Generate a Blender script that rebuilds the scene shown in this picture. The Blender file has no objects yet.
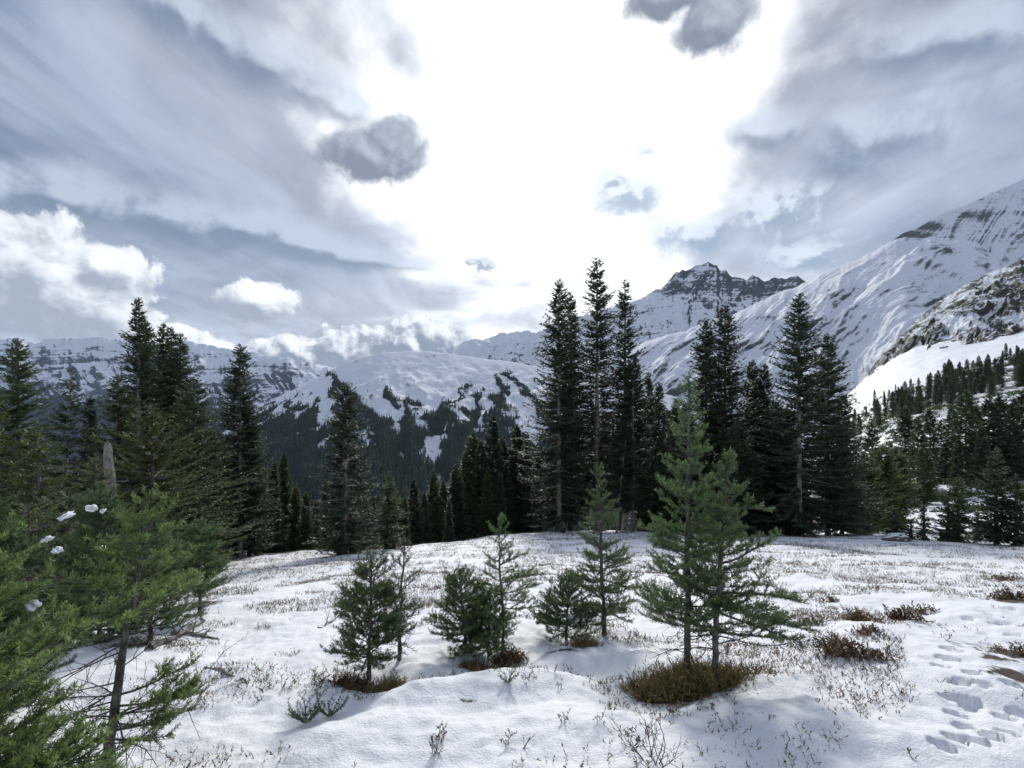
import bpy, math, random
import numpy as np
from mathutils import Vector

random.seed(4)
SC = bpy.context.scene
COL = SC.collection
R_ = math.radians

# ------------------------------------------------------------------ camera, light, exposure
F, CX, HZ = 512.0, 512.0, 400.0          # focal length in pixels, centre column, horizon row
SUN_AZ, SUN_EL = R_(5.5), R_(30)
SUN_DIR = Vector((math.sin(SUN_AZ)*math.cos(SUN_EL), math.cos(SUN_AZ)*math.cos(SUN_EL), math.sin(SUN_EL)))
cam = bpy.data.cameras.new('camera'); cam_o = bpy.data.objects.new('camera', cam); COL.objects.link(cam_o)
cam.sensor_width = 36; cam.lens = 18; cam.shift_y = (HZ-384)/1024.0
cam.clip_start = 0.05; cam.clip_end = 40000
cam_o.location = (0, 0, 0); cam_o.rotation_euler = (R_(90), 0, 0)
SC.camera = cam_o
SC.view_settings.view_transform = 'Standard'; SC.view_settings.look = 'None'
SC.view_settings.gamma = 1; SC.view_settings.use_curve_mapping = False
SC.view_settings.exposure = 0.36
SC.render.engine = 'CYCLES'
SC.cycles.max_bounces = 5; SC.cycles.diffuse_bounces = 3; SC.cycles.glossy_bounces = 1
SC.cycles.transmission_bounces = 3; SC.cycles.volume_bounces = 0
SC.cycles.use_denoising = True
SC.cycles.use_adaptive_sampling = True

sun = bpy.data.lights.new('sun', 'SUN'); sun_o = bpy.data.objects.new('sun', sun); COL.objects.link(sun_o)
sun.energy = 2.5; sun.angle = R_(8); sun.color = (1, .96, .9)
sun_o.rotation_euler = SUN_DIR.to_track_quat('Z', 'Y').to_euler()


class NT:
    """small helper that writes shader node trees"""
    def __init__(s, tree): s.t = tree; s.n = tree.nodes; s.l = tree.links
    def new(s, typ, **kw):
        n = s.n.new(typ)
        for k, v in kw.items(): setattr(n, k, v)
        return n
    def put(s, sock, v):
        if hasattr(v, 'is_output'): s.l.new(v, sock)
        elif v is not None: sock.default_value = v
    def m(s, op, a, b=None, c=None, clamp=False):
        n = s.new('ShaderNodeMath', operation=op, use_clamp=clamp)
        s.put(n.inputs[0], a); s.put(n.inputs[1], b); s.put(n.inputs[2], c)
        return n.outputs[0]
    def v(s, op, a, b=None, scale=None):
        n = s.new('ShaderNodeVectorMath', operation=op)
        s.put(n.inputs[0], a); s.put(n.inputs[1], b)
        if scale is not None: s.put(n.inputs['Scale'], scale)
        return n.outputs['Value'] if op in ('DOT_PRODUCT', 'LENGTH') else n.outputs[0]
    def xyz(s, x, y, z):
        n = s.new('ShaderNodeCombineXYZ')
        for i, q in enumerate((x, y, z)): s.put(n.inputs[i], q)
        return n.outputs[0]
    def sep(s, a):
        n = s.new('ShaderNodeSeparateXYZ'); s.put(n.inputs[0], a); return n.outputs
    def noise(s, vec, scale, detail=4, rough=.5, dist=0, lac=2.0, col=False):
        n = s.new('ShaderNodeTexNoise'); s.put(n.inputs['Vector'], vec)
        n.inputs['Scale'].default_value = scale; n.inputs['Detail'].default_value = detail
        n.inputs['Roughness'].default_value = rough; n.inputs['Distortion'].default_value = dist
        n.inputs['Lacunarity'].default_value = lac
        return n.outputs['Color' if col else 'Fac']
    def rng(s, x, a, b, c=0., d=1., smooth=True):
        n = s.new('ShaderNodeMapRange', interpolation_type='SMOOTHSTEP' if smooth else 'LINEAR')
        s.put(n.inputs[0], x)
        for i, q in enumerate((a, b, c, d)): s.put(n.inputs[i+1], q)
        return n.outputs[0]
    def mix(s, f, a, b):
        n = s.new('ShaderNodeMix', data_type='RGBA'); s.put(n.inputs[0], f)
        s.put(n.inputs[6], rgba(a)); s.put(n.inputs[7], rgba(b)); return n.outputs[2]
    def attr(s, name):
        return s.new('ShaderNodeAttribute', attribute_name=name).outputs['Fac']


def rgba(c): return c if hasattr(c, 'is_output') else (c[0], c[1], c[2], 1)


def azel(px, py):
    az = math.atan2(px-CX, F); return az, math.atan((HZ-py)/F*math.cos(az))


def build_world():
    w = bpy.data.worlds.new('World'); SC.world = w; w.use_nodes = True
    w.node_tree.nodes.clear(); g = NT(w.node_tree)
    d = g.v('NORMALIZE', g.new('ShaderNodeTexCoord').outputs['Generated'])
    X, Y, Z = g.sep(d)
    az = g.m('ARCTAN2', X, Y); el = g.m('ARCSINE', Z)
    A = g.xyz(az, el, 0.0)
    k = g.m('DIVIDE', 1.0, g.m('ADD', g.m('MAXIMUM', Z, 0.0), 0.16))
    P = g.xyz(g.m('MULTIPLY', X, k), g.m('MULTIPLY', Y, k), 0.0)
    kk = 1/(SUN_DIR.z+.16); PS = (SUN_DIR.x*kk, SUN_DIR.y*kk, 0)
    # high layer: streaks and billows on a plane overhead, lit from the sun's side
    def layer(p):
        mp = g.new('ShaderNodeMapping'); g.put(mp.inputs['Vector'], p)
        mp.inputs['Rotation'].default_value = (0, 0, R_(24)); mp.inputs['Scale'].default_value = (1.0, .62, 1); mp.inputs['Location'].default_value = (3.1, 1.7, 0)
        big = g.noise(mp.outputs[0], .9, 3, .5, .5)
        fine = g.noise(mp.outputs[0], 2.3, 9, .56, .7)
        ms = g.new('ShaderNodeMapping'); g.put(ms.inputs['Vector'], p)
        ms.inputs['Rotation'].default_value = (0, 0, R_(-8)); ms.inputs['Scale'].default_value = (2.6, .55, 1); ms.inputs['Location'].default_value = (.4, .9, 0)
        streak = g.noise(ms.outputs[0], 1.6, 8, .6, .9)
        return g.m('ADD', g.m('MULTIPLY', big, .42), g.m('ADD', g.m('MULTIPLY', fine, .36), g.m('MULTIPLY', streak, .22)))
    P2 = g.v('ADD', P, g.v('SCALE', g.v('SUBTRACT', PS, P), scale=.07))
    n1 = layer(P); n2 = layer(P2)
    rel = g.m('MULTIPLY', g.m('SUBTRACT', n1, n2), 3.2)
    dens = g.rng(n1, .41, .60)
    side = g.rng(g.m('ABSOLUTE', g.m('SUBTRACT', az, SUN_AZ)), .3, 1.0)
    dens = g.m('MULTIPLY', dens, g.m('ADD', .72, g.m('MULTIPLY', side, .28)))
    thin = (.385, .44, .55); thick = (.105, .138, .22)
    c = g.mix(dens, thin, thick)
    lo = g.rng(el, .05, .32)
    c = g.mix(lo, g.mix(.5, c, (.46, .50, .57)), c)
    # glow of the hidden sun through the cloud
    wob = g.noise(P, 1.5, 7, .55, .5); wob2 = g.noise(A, 5.5, 6, .55, .3)
    sa = (SUN_AZ-.02, SUN_EL+.03, 0)
    q = g.v('MULTIPLY', g.v('SUBTRACT', A, sa), (1.0, .92, 0))
    ang = g.v('LENGTH', q)
    ang = g.m('ADD', ang, g.m('MULTIPLY', g.m('SUBTRACT', wob, .5), .62))
    ang = g.m('ADD', ang, g.m('MULTIPLY', g.m('SUBTRACT', wob2, .5), .35))
    for (bx, by, br, ba) in ((384, 145, 75, .30), (372, 262, 60, -.10), (640, 262, 60, .12), (812, 60, 60, -.10), (700, 300, 70, .10), (400, 60, 60, -.10)):
        ca, ce = azel(bx, by); bb = g.rng(g.v('LENGTH', g.v('SUBTRACT', A, (ca, ce, 0))), 0, br/F, ba, 0); ang = g.m('SUBTRACT', ang, bb)
    glow = g.rng(ang, .25, .49, 1, 0); core = g.rng(g.v('LENGTH', q), 0.0, .42, 1, 0)
    halo = g.rng(ang, .25, .80, .30, 0)
    c = g.mix(halo, c, (1, 1, 1))
    bright = g.m('ADD', 1.0, rel)
    c = g.v('SCALE', c, scale=g.m('MAXIMUM', bright, .6))
    white = g.v('SCALE', (.97, .985, 1.0), scale=g.m('ADD', 1.15, g.m('MULTIPLY', core, .25)))
    c = g.mix(glow, c, white)
    # blobs: (column, row, radius x, radius y)
    def blobs(a, lst, fr, amp, det=7):
        nz = g.noise(a, fr, det, .58, .25); out = None
        for (px, py, rx, ry) in lst:
            ca, ce = azel(px, py)
            f = math.cos(ca)
            b = g.m('SUBTRACT', 1.0, g.v('LENGTH', g.v('DIVIDE', g.v('SUBTRACT', a, (ca, ce, 0)), (rx/F*f*f, ry/F*f, 1))))
            out = b if out is None else g.m('SMOOTH_MAX', out, b, .15)
        return g.m('ADD', out, g.m('MULTIPLY', g.m('SUBTRACT', nz, .5), amp))
    def relief(lst, fr, amp, off):
        r0 = blobs(A, lst, fr, amp); r1 = blobs(g.v('ADD', A, off), lst, fr, amp)
        return r0, g.m('SUBTRACT', r0, r1)
    # dark scraps of cloud against the bright part
    r0, dr = relief([(372, 156, 60, 34), (392, 146, 44, 32), (712, 22, 56, 30), (668, -6, 66, 22)], 15, 1.3, (.012, .012, 0))
    dk = g.mix(g.rng(dr, -.2, .4), (.20, .23, .285), (.42, .46, .53))
    c = g.mix(g.rng(r0, .0, .45), c, dk)
    r0, dr = relief([(622, 190, 60, 30), (608, 178, 30, 16), (690, 236, 70, 30), (770, 215, 80, 36), (810, 250, 60, 24), (640, 150, 22, 12)], 13, 2.3, (-.012, .012, 0))
    c = g.mix(g.rng(r0, -.05, .8, 0, .85), c, g.mix(g.rng(dr, -.15, .2), (.26, .34, .45), (.66, .73, .82)))
    r0, dr = relief([(486, 265, 16, 9), (472, 262, 9, 5)], 42, 1.9, (.005, .005, 0))
    c = g.mix(g.rng(r0, .0, .6), c, g.mix(g.rng(dr, -.2, .3), (.33, .37, .43), (.66, .70, .75)))
    # long dark bank at the left
    r0, dr = relief([(250, 228, 90, 26), (310, 244, 90, 24), (370, 258, 80, 20), (412, 264, 50, 14), (170, 216, 110, 34), (60, 196, 190, 40), (180, 8, 70, 40), (225, 36, 70, 36), (270, 62, 70, 34), (312, 92, 66, 32), (345, 108, 46, 22), (900, 130, 150, 50), (940, 40, 120, 40), (760, 130, 70, 26)], 6, 1.7, (.015, .015, 0))
    c = g.mix(g.rng(r0, .0, .7, 0, .75), c, g.mix(g.rng(dr, -.16, .26), (.15, .20, .285), (.50, .57, .67)))
    # cumulus standing over the far ridge
    r0, dr = relief([(60, 285, 116, 70), (5, 262, 80, 60), (100, 265, 46, 28), (112, 310, 66, 40), (258, 300, 50, 25), (182, 340, 50, 20)], 17, 1.5, (.02, .024, 0))
    c = g.mix(g.rng(r0, .08, .26), c, g.mix(g.rng(dr, -.22, .58), (.31, .345, .405), (.90, .92, .95)))
    r0, dr = relief([(205, 352, 44, 20), (290, 352, 52, 20), (345, 348, 54, 24), (400, 342, 58, 24), (432, 335, 36, 20)], 22, 1.9, (.010, .014, 0))
    c = g.mix(g.rng(r0, .04, .18), c, g.mix(g.rng(dr, -.15, .55), (.21, .245, .31), (.86, .89, .93)))
    c = g.mix(g.rng(el, -.08, -.02, 1, 0), c, (.45, .48, .53))
    sky = g.new('ShaderNodeTexSky', sky_type='NISHITA'); sky.sun_disc = False
    sky.sun_elevation = SUN_EL; sky.sun_rotation = SUN_AZ; sky.altitude = 1800
    bs = g.new('ShaderNodeBackground'); g.put(bs.inputs[0], sky.outputs[0]); bs.inputs[1].default_value = .08
    bc = g.new('ShaderNodeBackground'); g.put(bc.inputs[0], c); bc.inputs[1].default_value = 1.0
    mx = g.new('ShaderNodeMixShader')
    gap = g.rng(n1, .30, .44, .86, .97)
    g.put(mx.inputs[0], gap); g.l.new(bs.outputs[0], mx.inputs[1]); g.l.new(bc.outputs[0], mx.inputs[2])
    out = g.new('ShaderNodeOutputWorld'); g.l.new(mx.outputs[0], out.inputs[0])
    w.cycles.sampling_method = 'MANUAL'; w.cycles.sample_map_resolution = 512
build_world()

# ------------------------------------------------------------------ numpy helpers
def hash2(ix, iy, seed):
    h = (ix.astype(np.int64)*374761393 + iy.astype(np.int64)*668265263 + seed*1442695041) & 0xffffffff
    h = ((h ^ (h >> 13))*1274126177) & 0xffffffff
    return ((h ^ (h >> 16)) & 0xffffff)/float(0xffffff)

def pnoise(x, y, seed=0):
    ix = np.floor(x); iy = np.floor(y); fx = x-ix; fy = y-iy
    ux = fx*fx*fx*(fx*(fx*6-15)+10); uy = fy*fy*fy*(fy*(fy*6-15)+10)
    def gr(ax, ay, dx, dy):
        a = hash2(ax, ay, seed)*2*np.pi; return np.cos(a)*dx+np.sin(a)*dy
    a = gr(ix, iy, fx, fy); b = gr(ix+1, iy, fx-1, fy); c = gr(ix, iy+1, fx, fy-1); d = gr(ix+1, iy+1, fx-1, fy-1)
    return ((a*(1-ux)+b*ux)*(1-uy)+(c*(1-ux)+d*ux)*uy)*1.5

def fbm(x, y, octv=4, seed=0, gain=.5):
    o = 0; a = 1.; f = 1.
    for i in range(octv):
        o = o+a*pnoise(x*f, y*f, seed+i*17); a *= gain; f *= 2.03
    return o

def ridged(x, y, octv=4, seed=0, gain=.5):
    o = 0; a = 1.; f = 1.; s = 0
    for i in range(octv):
        o = o+a*(1-np.abs(pnoise(x*f, y*f, seed+i*31))*1.6); s += a; a *= gain; f *= 2.07
    return o/s

def sstep(a, b, x):
    t = np.clip((x-a)/(b-a), 0, 1); return t*t*(3-2*t)

def mesh_np(name, V, Fc, mat, parent=None, smooth=False, attrs=None, link=True):
    me = bpy.data.meshes.new(name)
    V = np.ascontiguousarray(V, np.float32); Fc = np.ascontiguousarray(Fc, np.int32)
    n, k = Fc.shape
    me.vertices.add(len(V)); me.vertices.foreach_set('co', V.ravel())
    me.loops.add(n*k); me.loops.foreach_set('vertex_index', Fc.ravel())
    me.polygons.add(n); me.polygons.foreach_set('loop_start', np.arange(0, n*k, k, dtype=np.int32))
    me.update(calc_edges=True)
    if smooth: me.polygons.foreach_set('use_smooth', np.ones(n, bool))
    for an, av in (attrs or {}).items():
        at = me.attributes.new(an, 'FLOAT', 'POINT'); at.data.foreach_set('value', np.ascontiguousarray(av, np.float32).ravel())
    me.validate()
    if mat: me.materials.append(mat)
    o = bpy.data.objects.new(name, me)
    if link: COL.objects.link(o)
    if parent: o.parent = parent
    return o

def grid_faces(nr, nc, wrap=False):
    i = np.arange(nr-1)[:, None]; j = np.arange(nc if wrap else nc-1)[None, :]
    j2 = (j+1) % nc
    return np.stack(np.broadcast_arrays(i*nc+j, i*nc+j2, (i+1)*nc+j2, (i+1)*nc+j), -1).reshape(-1, 4)

def thing(name, label, cat, loc=(0, 0, 0), group=None):
    o = bpy.data.objects.new(name, None); COL.objects.link(o); o.location = loc; o.empty_display_size = .2
    o['label'] = label; o['category'] = cat
    if group: o['group'] = group
    return o

def tag(o, label=None, cat=None, group=None, kind=None):
    for k, v in (('label', label), ('category', cat), ('group', group), ('kind', kind)):
        if v: o[k] = v
    return o

# ------------------------------------------------------------------ materials
def material(name):
    m = bpy.data.materials.new(name); m.use_nodes = True; m.node_tree.nodes.clear(); return m, NT(m.node_tree)

def finish(g, col, rough=.8, spec=.2, bump=None, bdist=.01, bstr=1., trans=0.):
    p = g.new('ShaderNodeBsdfPrincipled'); g.put(p.inputs['Base Color'], rgba(col) if not hasattr(col, 'is_output') else col)
    g.put(p.inputs['Roughness'], rough); g.put(p.inputs['Specular IOR Level'], spec)
    if bump is not None:
        b = g.new('ShaderNodeBump'); g.put(b.inputs['Height'], bump); b.inputs['Distance'].default_value = bdist; b.inputs['Strength'].default_value = bstr
        g.l.new(b.outputs[0], p.inputs['Normal'])
    sh = p.outputs[0]
    if trans:
        t = g.new('ShaderNodeBsdfTranslucent'); g.put(t.inputs[0], col)
        x = g.new('ShaderNodeMixShader'); x.inputs[0].default_value = trans
        g.l.new(sh, x.inputs[1]); g.l.new(t.outputs[0], x.inputs[2]); sh = x.outputs[0]
    o = g.new('ShaderNodeOutputMaterial'); g.l.new(sh, o.inputs[0])

def pos(g): return g.new('ShaderNodeNewGeometry').outputs['Position']

def needle_mat(name, a, b, sc, trans=.25, old=None, tip=None):
    m, g = material(name)
    oc = g.new('ShaderNodeTexCoord').outputs['Object']
    rnd = g.new('ShaderNodeObjectInfo').outputs['Random']
    n = g.noise(oc, sc, 3, .6); n2 = g.noise(oc, sc*9, 2, .5)
    f = g.m('ADD', g.m('MULTIPLY', n, .7), g.m('MULTIPLY', n2, .5))
    c = g.mix(g.rng(f, .42, .78), a, b)
    if old: c = g.mix(g.rng(g.noise(oc, sc*.6, 2), .60, .74, 0, .7), c, old)
    if tip: c = g.mix(g.m('MULTIPLY', g.attr('tip'), .8), c, tip)
    c = g.v('SCALE', c, scale=g.m('ADD', .8, g.m('MULTIPLY', rnd, .45)))
    finish(g, c, .55, .25, trans=trans); return m

M = {}
M['needle_dark'] = needle_mat('needles_dark', (.042, .066, .040), (.105, .145, .075), 1.1, .2)
M['needle_mid'] = needle_mat('needles_mid', (.050, .084, .040), (.125, .172, .066), 1.2, .22)
M['needle_olive'] = needle_mat('needles_olive', (.060, .090, .036), (.150, .185, .062), 1.4, .25, old=(.12, .085, .03))
M['needle_young'] = needle_mat('needles_young', (.036, .070, .034), (.088, .145, .062), 5, .3, tip=(.18, .265, .10))
M['needle_bright'] = needle_mat('needles_bright', (.050, .088, .034), (.115, .165, .055), 4, .32, old=(.16, .14, .04), tip=(.235, .32, .11))
M['needle_drab'] = needle_mat('needles_drab', (.045, .060, .034), (.105, .115, .062), 5, .25, old=(.11, .07, .035), tip=(.15, .17, .09))

def bark_mat(name, a, b, sc=14):
    m, g = material(name); oc = g.new('ShaderNodeTexCoord').outputs['Object']
    s = g.v('MULTIPLY', oc, (1, 1, .25))
    n = g.noise(s, sc, 6, .65); n2 = g.noise(oc, sc*.25, 3, .5)
    c = g.mix(g.rng(g.m('ADD', g.m('MULTIPLY', n, .6), g.m('MULTIPLY', n2, .4)), .36, .64), a, b)
    finish(g, c, .85, .2, bump=n, bdist=.02); return m
M['bark'] = bark_mat('bark_grey', (.055, .048, .042), (.20, .18, .16))
M['bark_pale'] = bark_mat('bark_pale', (.13, .115, .10), (.40, .36, .32))
M['bark_young'] = bark_mat('bark_young', (.05, .045, .04), (.20, .19, .17), 50)
M['dead_wood'] = bark_mat('dead_wood', (.11, .10, .09), (.33, .30, .27), 20)

def heather_mat():
    m, g = material('heather'); r = g.attr('tint'); p = pos(g)
    c = g.mix(r, (.062, .040, .029), (.25, .175, .10))
    c = g.mix(g.rng(g.noise(p, 1.3, 2), .55, .7, 0, .6), c, (.085, .088, .036))
    finish(g, c, .8, .1, trans=.15); return m
M['heather'] = heather_mat()
def grass_mat():
    m, g = material('dry_grass'); r = g.attr('tint')
    c = g.mix(r, (.095, .105, .040), (.32, .225, .105)); finish(g, c, .75, .15, trans=.2); return m
M['grass'] = grass_mat()
def twig_mat():
    m, g = material('twig'); n = g.noise(g.new('ShaderNodeTexCoord').outputs['Object'], 40, 3)
    finish(g, g.mix(n, (.045, .032, .027), (.14, .11, .09)), .8, .2); return m
M['twig'] = twig_mat()
def loose_snow():
    m, g = material('loose_snow'); n = g.noise(pos(g), 60, 4)
    finish(g, (.85, .87, .9), .6, .25, bump=n, bdist=.01); return m
M['snow'] = loose_snow()

def ground_mat():
    m, g = material('snow_ground'); p = pos(g)
    n = g.noise(p, 55, 5, .65); n2 = g.noise(p, 6, 4, .5)
    soil = g.attr('soil'); veg = g.attr('veg')
    c = g.mix(n2, (.80, .82, .855), (.87, .885, .905))
    sn = g.noise(p, 14, 5, .65)
    mud = g.mix(g.noise(p, 30, 4, .6), (.030, .022, .017), (.105, .075, .05))
    c = g.mix(g.rng(g.m('ADD', soil, g.m('MULTIPLY', g.m('SUBTRACT', sn, .5), 1.1)), .42, .62), c, mud)
    vn = g.noise(p, .35, 6, .7); vn2 = g.noise(p, .06, 4, .6)
    vm = g.rng(g.m('ADD', veg, g.m('MULTIPLY', g.m('SUBTRACT', g.m('ADD', vn, vn2), 1.0), .9)), .42, .60)
    brush = g.mix(g.noise(p, .5, 5, .7), (.030, .036, .018), (.105, .095, .045))
    c = g.mix(vm, c, brush)
    finish(g, c, .6, .25, bump=g.m('ADD', n, g.m('MULTIPLY', n2, 1.4)), bdist=.018, bstr=.7); return m
M['ground'] = ground_mat()

def mountain_mat(name, rock_a, rock_b, scale, strata=0., forest=(.018, .026, .022), snow=(.83, .85, .89), soft=.16):
    """snow, bare rock and dark wooded ground, split by attributes written on the vertices"""
    m, g = material(name); p = pos(g)
    rock = g.attr('rock'); wood = g.attr('wood')
    n = g.noise(p, scale, 8, .68); n2 = g.noise(p, scale*6, 5, .65)
    s = g.v('MULTIPLY', p, (.22, .22, 2.2)); st = g.noise(s, scale*2.0, 6, .62, .3)
    f = g.m('ADD', rock, g.m('MULTIPLY', g.m('SUBTRACT', n, .5), .9))
    f = g.m('ADD', f, g.m('MULTIPLY', g.m('SUBTRACT', n2, .5), .5))
    if strata: f = g.m('ADD', f, g.m('MULTIPLY', g.m('SUBTRACT', st, .5), strata))
    mask = g.rng(f, .5-soft, .5+soft)
    rc = g.mix(g.rng(st, .35, .65), rock_a, rock_b)
    sw = g.mix(g.rng(n2, .3, .7), snow, tuple(q*.93 for q in snow))
    c = g.mix(mask, sw, rc)
    wm = g.rng(g.m('ADD', wood, g.m('MULTIPLY', g.m('SUBTRACT', n2, .5), .7)), .38, .62)
    c = g.mix(wm, c, g.mix(n2, forest, tuple(q*1.9 for q in forest)))
    finish(g, c, .8, .15, bump=g.m('ADD', n, g.m('MULTIPLY', n2, .4)), bdist=.10/scale, bstr=.6); return m
M['ridge'] = mountain_mat('mid_ridge', (.030, .030, .030), (.085, .08, .075), .02, .2)
M['far'] = mountain_mat('far_ridge', (.03, .036, .05), (.09, .10, .12), .0045, 1.8, forest=(.014, .024, .036), soft=.12)
M['peak'] = mountain_mat('peak', (.026, .029, .036), (.08, .083, .09), .006, 1.3, soft=.12)
M['slope'] = mountain_mat('glacier_slope', (.034, .037, .044), (.10, .098, .096), .006, .8, soft=.2)
M['rocky'] = mountain_mat('rocky_hill', (.040, .036, .032), (.12, .10, .08), .03, .2, forest=(.035, .042, .022), soft=.1)

# ------------------------------------------------------------------ the near ground and right hillside as one sheet
EDGE = (np.array([-300, 0, 240, 350, 450, 520, 600, 700, 780, 1400.]), np.array([24, 24, 25, 22, 23, 30, 35, 30, 30, 30.]))
TY = np.array([28, 40, 60, 100, 160, 260, 400, 600, 800, 1000.])
TAB = {
    800: [535, 532, 535, 530, 520, 510, 490, 470, 455, 470],
    845: [535, 530, 520, 492, 468, 440, 418, 402, 390, 480],
    890: [535, 529, 517, 484, 452, 424, 400, 374, 352, 460],
    960: [535, 528, 512, 473, 436, 402, 375, 352, 333, 430],
    1024: [535, 528, 507, 465, 424, 386, 357, 338, 326, 420],
    1200: [535, 526, 500, 450, 395, 345, 315, 300, 290, 400],
    1600: [535, 524, 490, 430, 360, 300, 270, 255, 250, 390],
}
TK = np.array(sorted(TAB)); TR = np.array([TAB[k] for k in TK], float)

def table_row(px, Y):
    return sum(w*table_row0(px+d, Y) for d, w in ((-50, .12), (-25, .23), (0, .30), (25, .23), (50, .12)))

def table_row0(px, Y):
    ly = np.clip(np.log(np.maximum(Y, 1)), np.log(TY[0]), np.log(TY[-1]))
    fy = np.interp(ly, np.log(TY), np.arange(len(TY))); fx = np.interp(np.clip(px, TK[0], TK[-1]), TK, np.arange(len(TK)))
    i = np.minimum(fy.astype(int), len(TY)-2); j = np.minimum(fx.astype(int), len(TK)-2); a = fy-i; b = fx-j
    return TR[j, i]*(1-a)*(1-b)+TR[j, i+1]*a*(1-b)+TR[j+1, i]*(1-a)*b+TR[j+1, i+1]*a*b

def plane(x, y):
    yy = np.maximum(y, -15)
    z = -1.22-.22*yy-.38*np.exp(-np.maximum(yy, 0)/2.)*np.where(yy < 0, 1, 1)
    return z+.06*np.minimum(x, 0)

def base_z(x, y):
    """large shape of the ground, no small bumps"""
    x = np.asarray(x, float); y = np.asarray(y, float)
    az = np.arctan2(x, y); r = np.hypot(x, y)
    azc = np.clip(az, R_(-62), R_(62)); px = CX+F*np.tan(azc)
    Y = np.where(np.abs(az) > R_(62), r*math.cos(R_(62)), y); Y = np.maximum(Y, .1)
    z0 = plane(x, y)
    e = np.interp(px, *EDGE); ov = np.maximum(Y-e, 0)
    zl = z0-.5*ov*ov/(ov+9); zl = np.maximum(zl, -430+10*fbm(x/300, y/300, 2, 5))
    w = sstep(690, 850, px)*sstep(26, 36, Y)
    zr = (HZ-table_row(px, Y))/F*Y
    z = zl*(1-w)+zr*w
    # behind the viewer the meadow simply goes on
    bk = sstep(R_(75), R_(110), np.abs(az))
    zb = -1.6-.2*np.clip(y, -40, 40)+.05*np.clip(x, -60, 60)
    return z*(1-bk)+np.where(r < 12, z0, zb)*bk

# mounds and hollows of the foreground drift: (column, row, radius x, radius y, height)
def rayhit(px, py, fn):
    u = (px-CX)/F; v = (HZ-py)/F
    Y = np.geomspace(1.2, 900, 4000)
    dz = v*Y-fn(u*Y, Y)
    i = np.where(dz < 0)[0]
    if not len(i): return rayhit(px, py+3, fn)
    i = max(i[0], 1); a, b = Y[i-1], Y[i]
    for _ in range(20):
        c = .5*(a+b)
        if v*c-float(fn(np.array([u*c]), np.array([c]))[0]) < 0: b = c
        else: a = c
    return u*b, b

MOUND = [(470, 690, .5, .28, .09), (540, 680, .45, .22, .09), (420, 700, .3, .22, .10), (600, 735, .6, .3, .06),
         (380, 730, .4, .3, .09), (300, 745, .6, .4, .08), (440, 640, .35, .25, .08), (700, 705, .55, .28, -.05),
         (505, 655, .35, .25, -.07), (375, 678, .28, .2, -.06), (645, 655, .4, .2, .07), (760, 690, .5, .35, .06),
         (900, 650, .8, 1.0, .10), (850, 720, .7, .5, .09), (560, 655, .22, .16, .07), (345, 655, .35, .3, .07)]
MOUND = [(rayhit(a, b, base_z), c, d, h) for a, b, c, d, h in MOUND]
FEET = [(983, 633, 20), (1013, 636, 24), (956, 648, 16), (975, 648, 18), (950, 660, 22), (945, 671, 20), (976, 662, 40), (942, 681, 14),
        (961, 697, 34), (971, 708, 30), (957, 718, 36), (978, 748, 30), (996, 746, 40), (943, 753, 30), (1008, 615, 15), (990, 620, 16),
        (1016, 600, 10), (1000, 604, 12), (1010, 592, 10), (1022, 720, 20), (1012, 700, 22)]
FEET += [(a+12, b-7, t+14) for a, b, t in FEET[:14]]+[(952, 636, 20), (968, 622, 18), (985, 606, 14), (962, 611, 16), (978, 596, 12), (994, 586, 12), (1004, 626, 20), (1002, 648, 26), (994, 668, 30), (990, 690, 30), (1004, 722, 34), (965, 730, 30), (950, 705, 30)]
FEET = [(rayhit(a, b, base_z), R_(t+18)) for a, b, t in FEET]

def ground_z(x, y):
    x = np.asarray(x, float); y = np.asarray(y, float)
    z = base_z(x, y); r = np.hypot(x, y)
    near = sstep(60, 20, r)
    z = z+near*(.10*fbm(x/2.6, y/2.6, 3, 3)+(.034*fbm(x/.62, y/.5, 3, 9)+.012*np.abs(fbm(x/.27, y/.22, 2, 10)))*sstep(30, 8, r))
    z = z+.009*fbm(x/.13, y/.13, 2, 12)*sstep(12, 5, r)
    far = sstep(40, 140, r)
    z = z+far*(1.2*fbm(x/22, y/22, 4, 21)+.25*np.minimum(r/100, 6)*fbm(x/70, y/70, 3, 23))
    # stepped bank with boulders in the gully at the right
    for (p, sx, sy, h) in MOUND:
        z = z+1.05*h*np.exp(-((x-p[0])/sx)**2-((y-p[1])/sy)**2)
    z0g = z.copy()
    for (p, t) in FEET:
        dx = x-p[0]; dy = y-p[1]; c, s = math.cos(t), math.sin(t)
        a = (dx*c-dy*s)/.070; b = (dx*s+dy*c)/.044
        q = np.sqrt(a*a+b*b)+.16*pnoise(x/.045, y/.045, 77); z = np.minimum(z, z0g-.07*sstep(1.08, .74, q))+.012*np.exp(-((q-1.35)/.25)**2)
    return z

def hit(px, py):
    x, y = rayhit(px, py, ground_z); return x, y, float(ground_z(np.array([x]), np.array([y]))[0])

def gz(x, y): return float(ground_z(np.array([x]), np.array([y]))[0])

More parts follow.
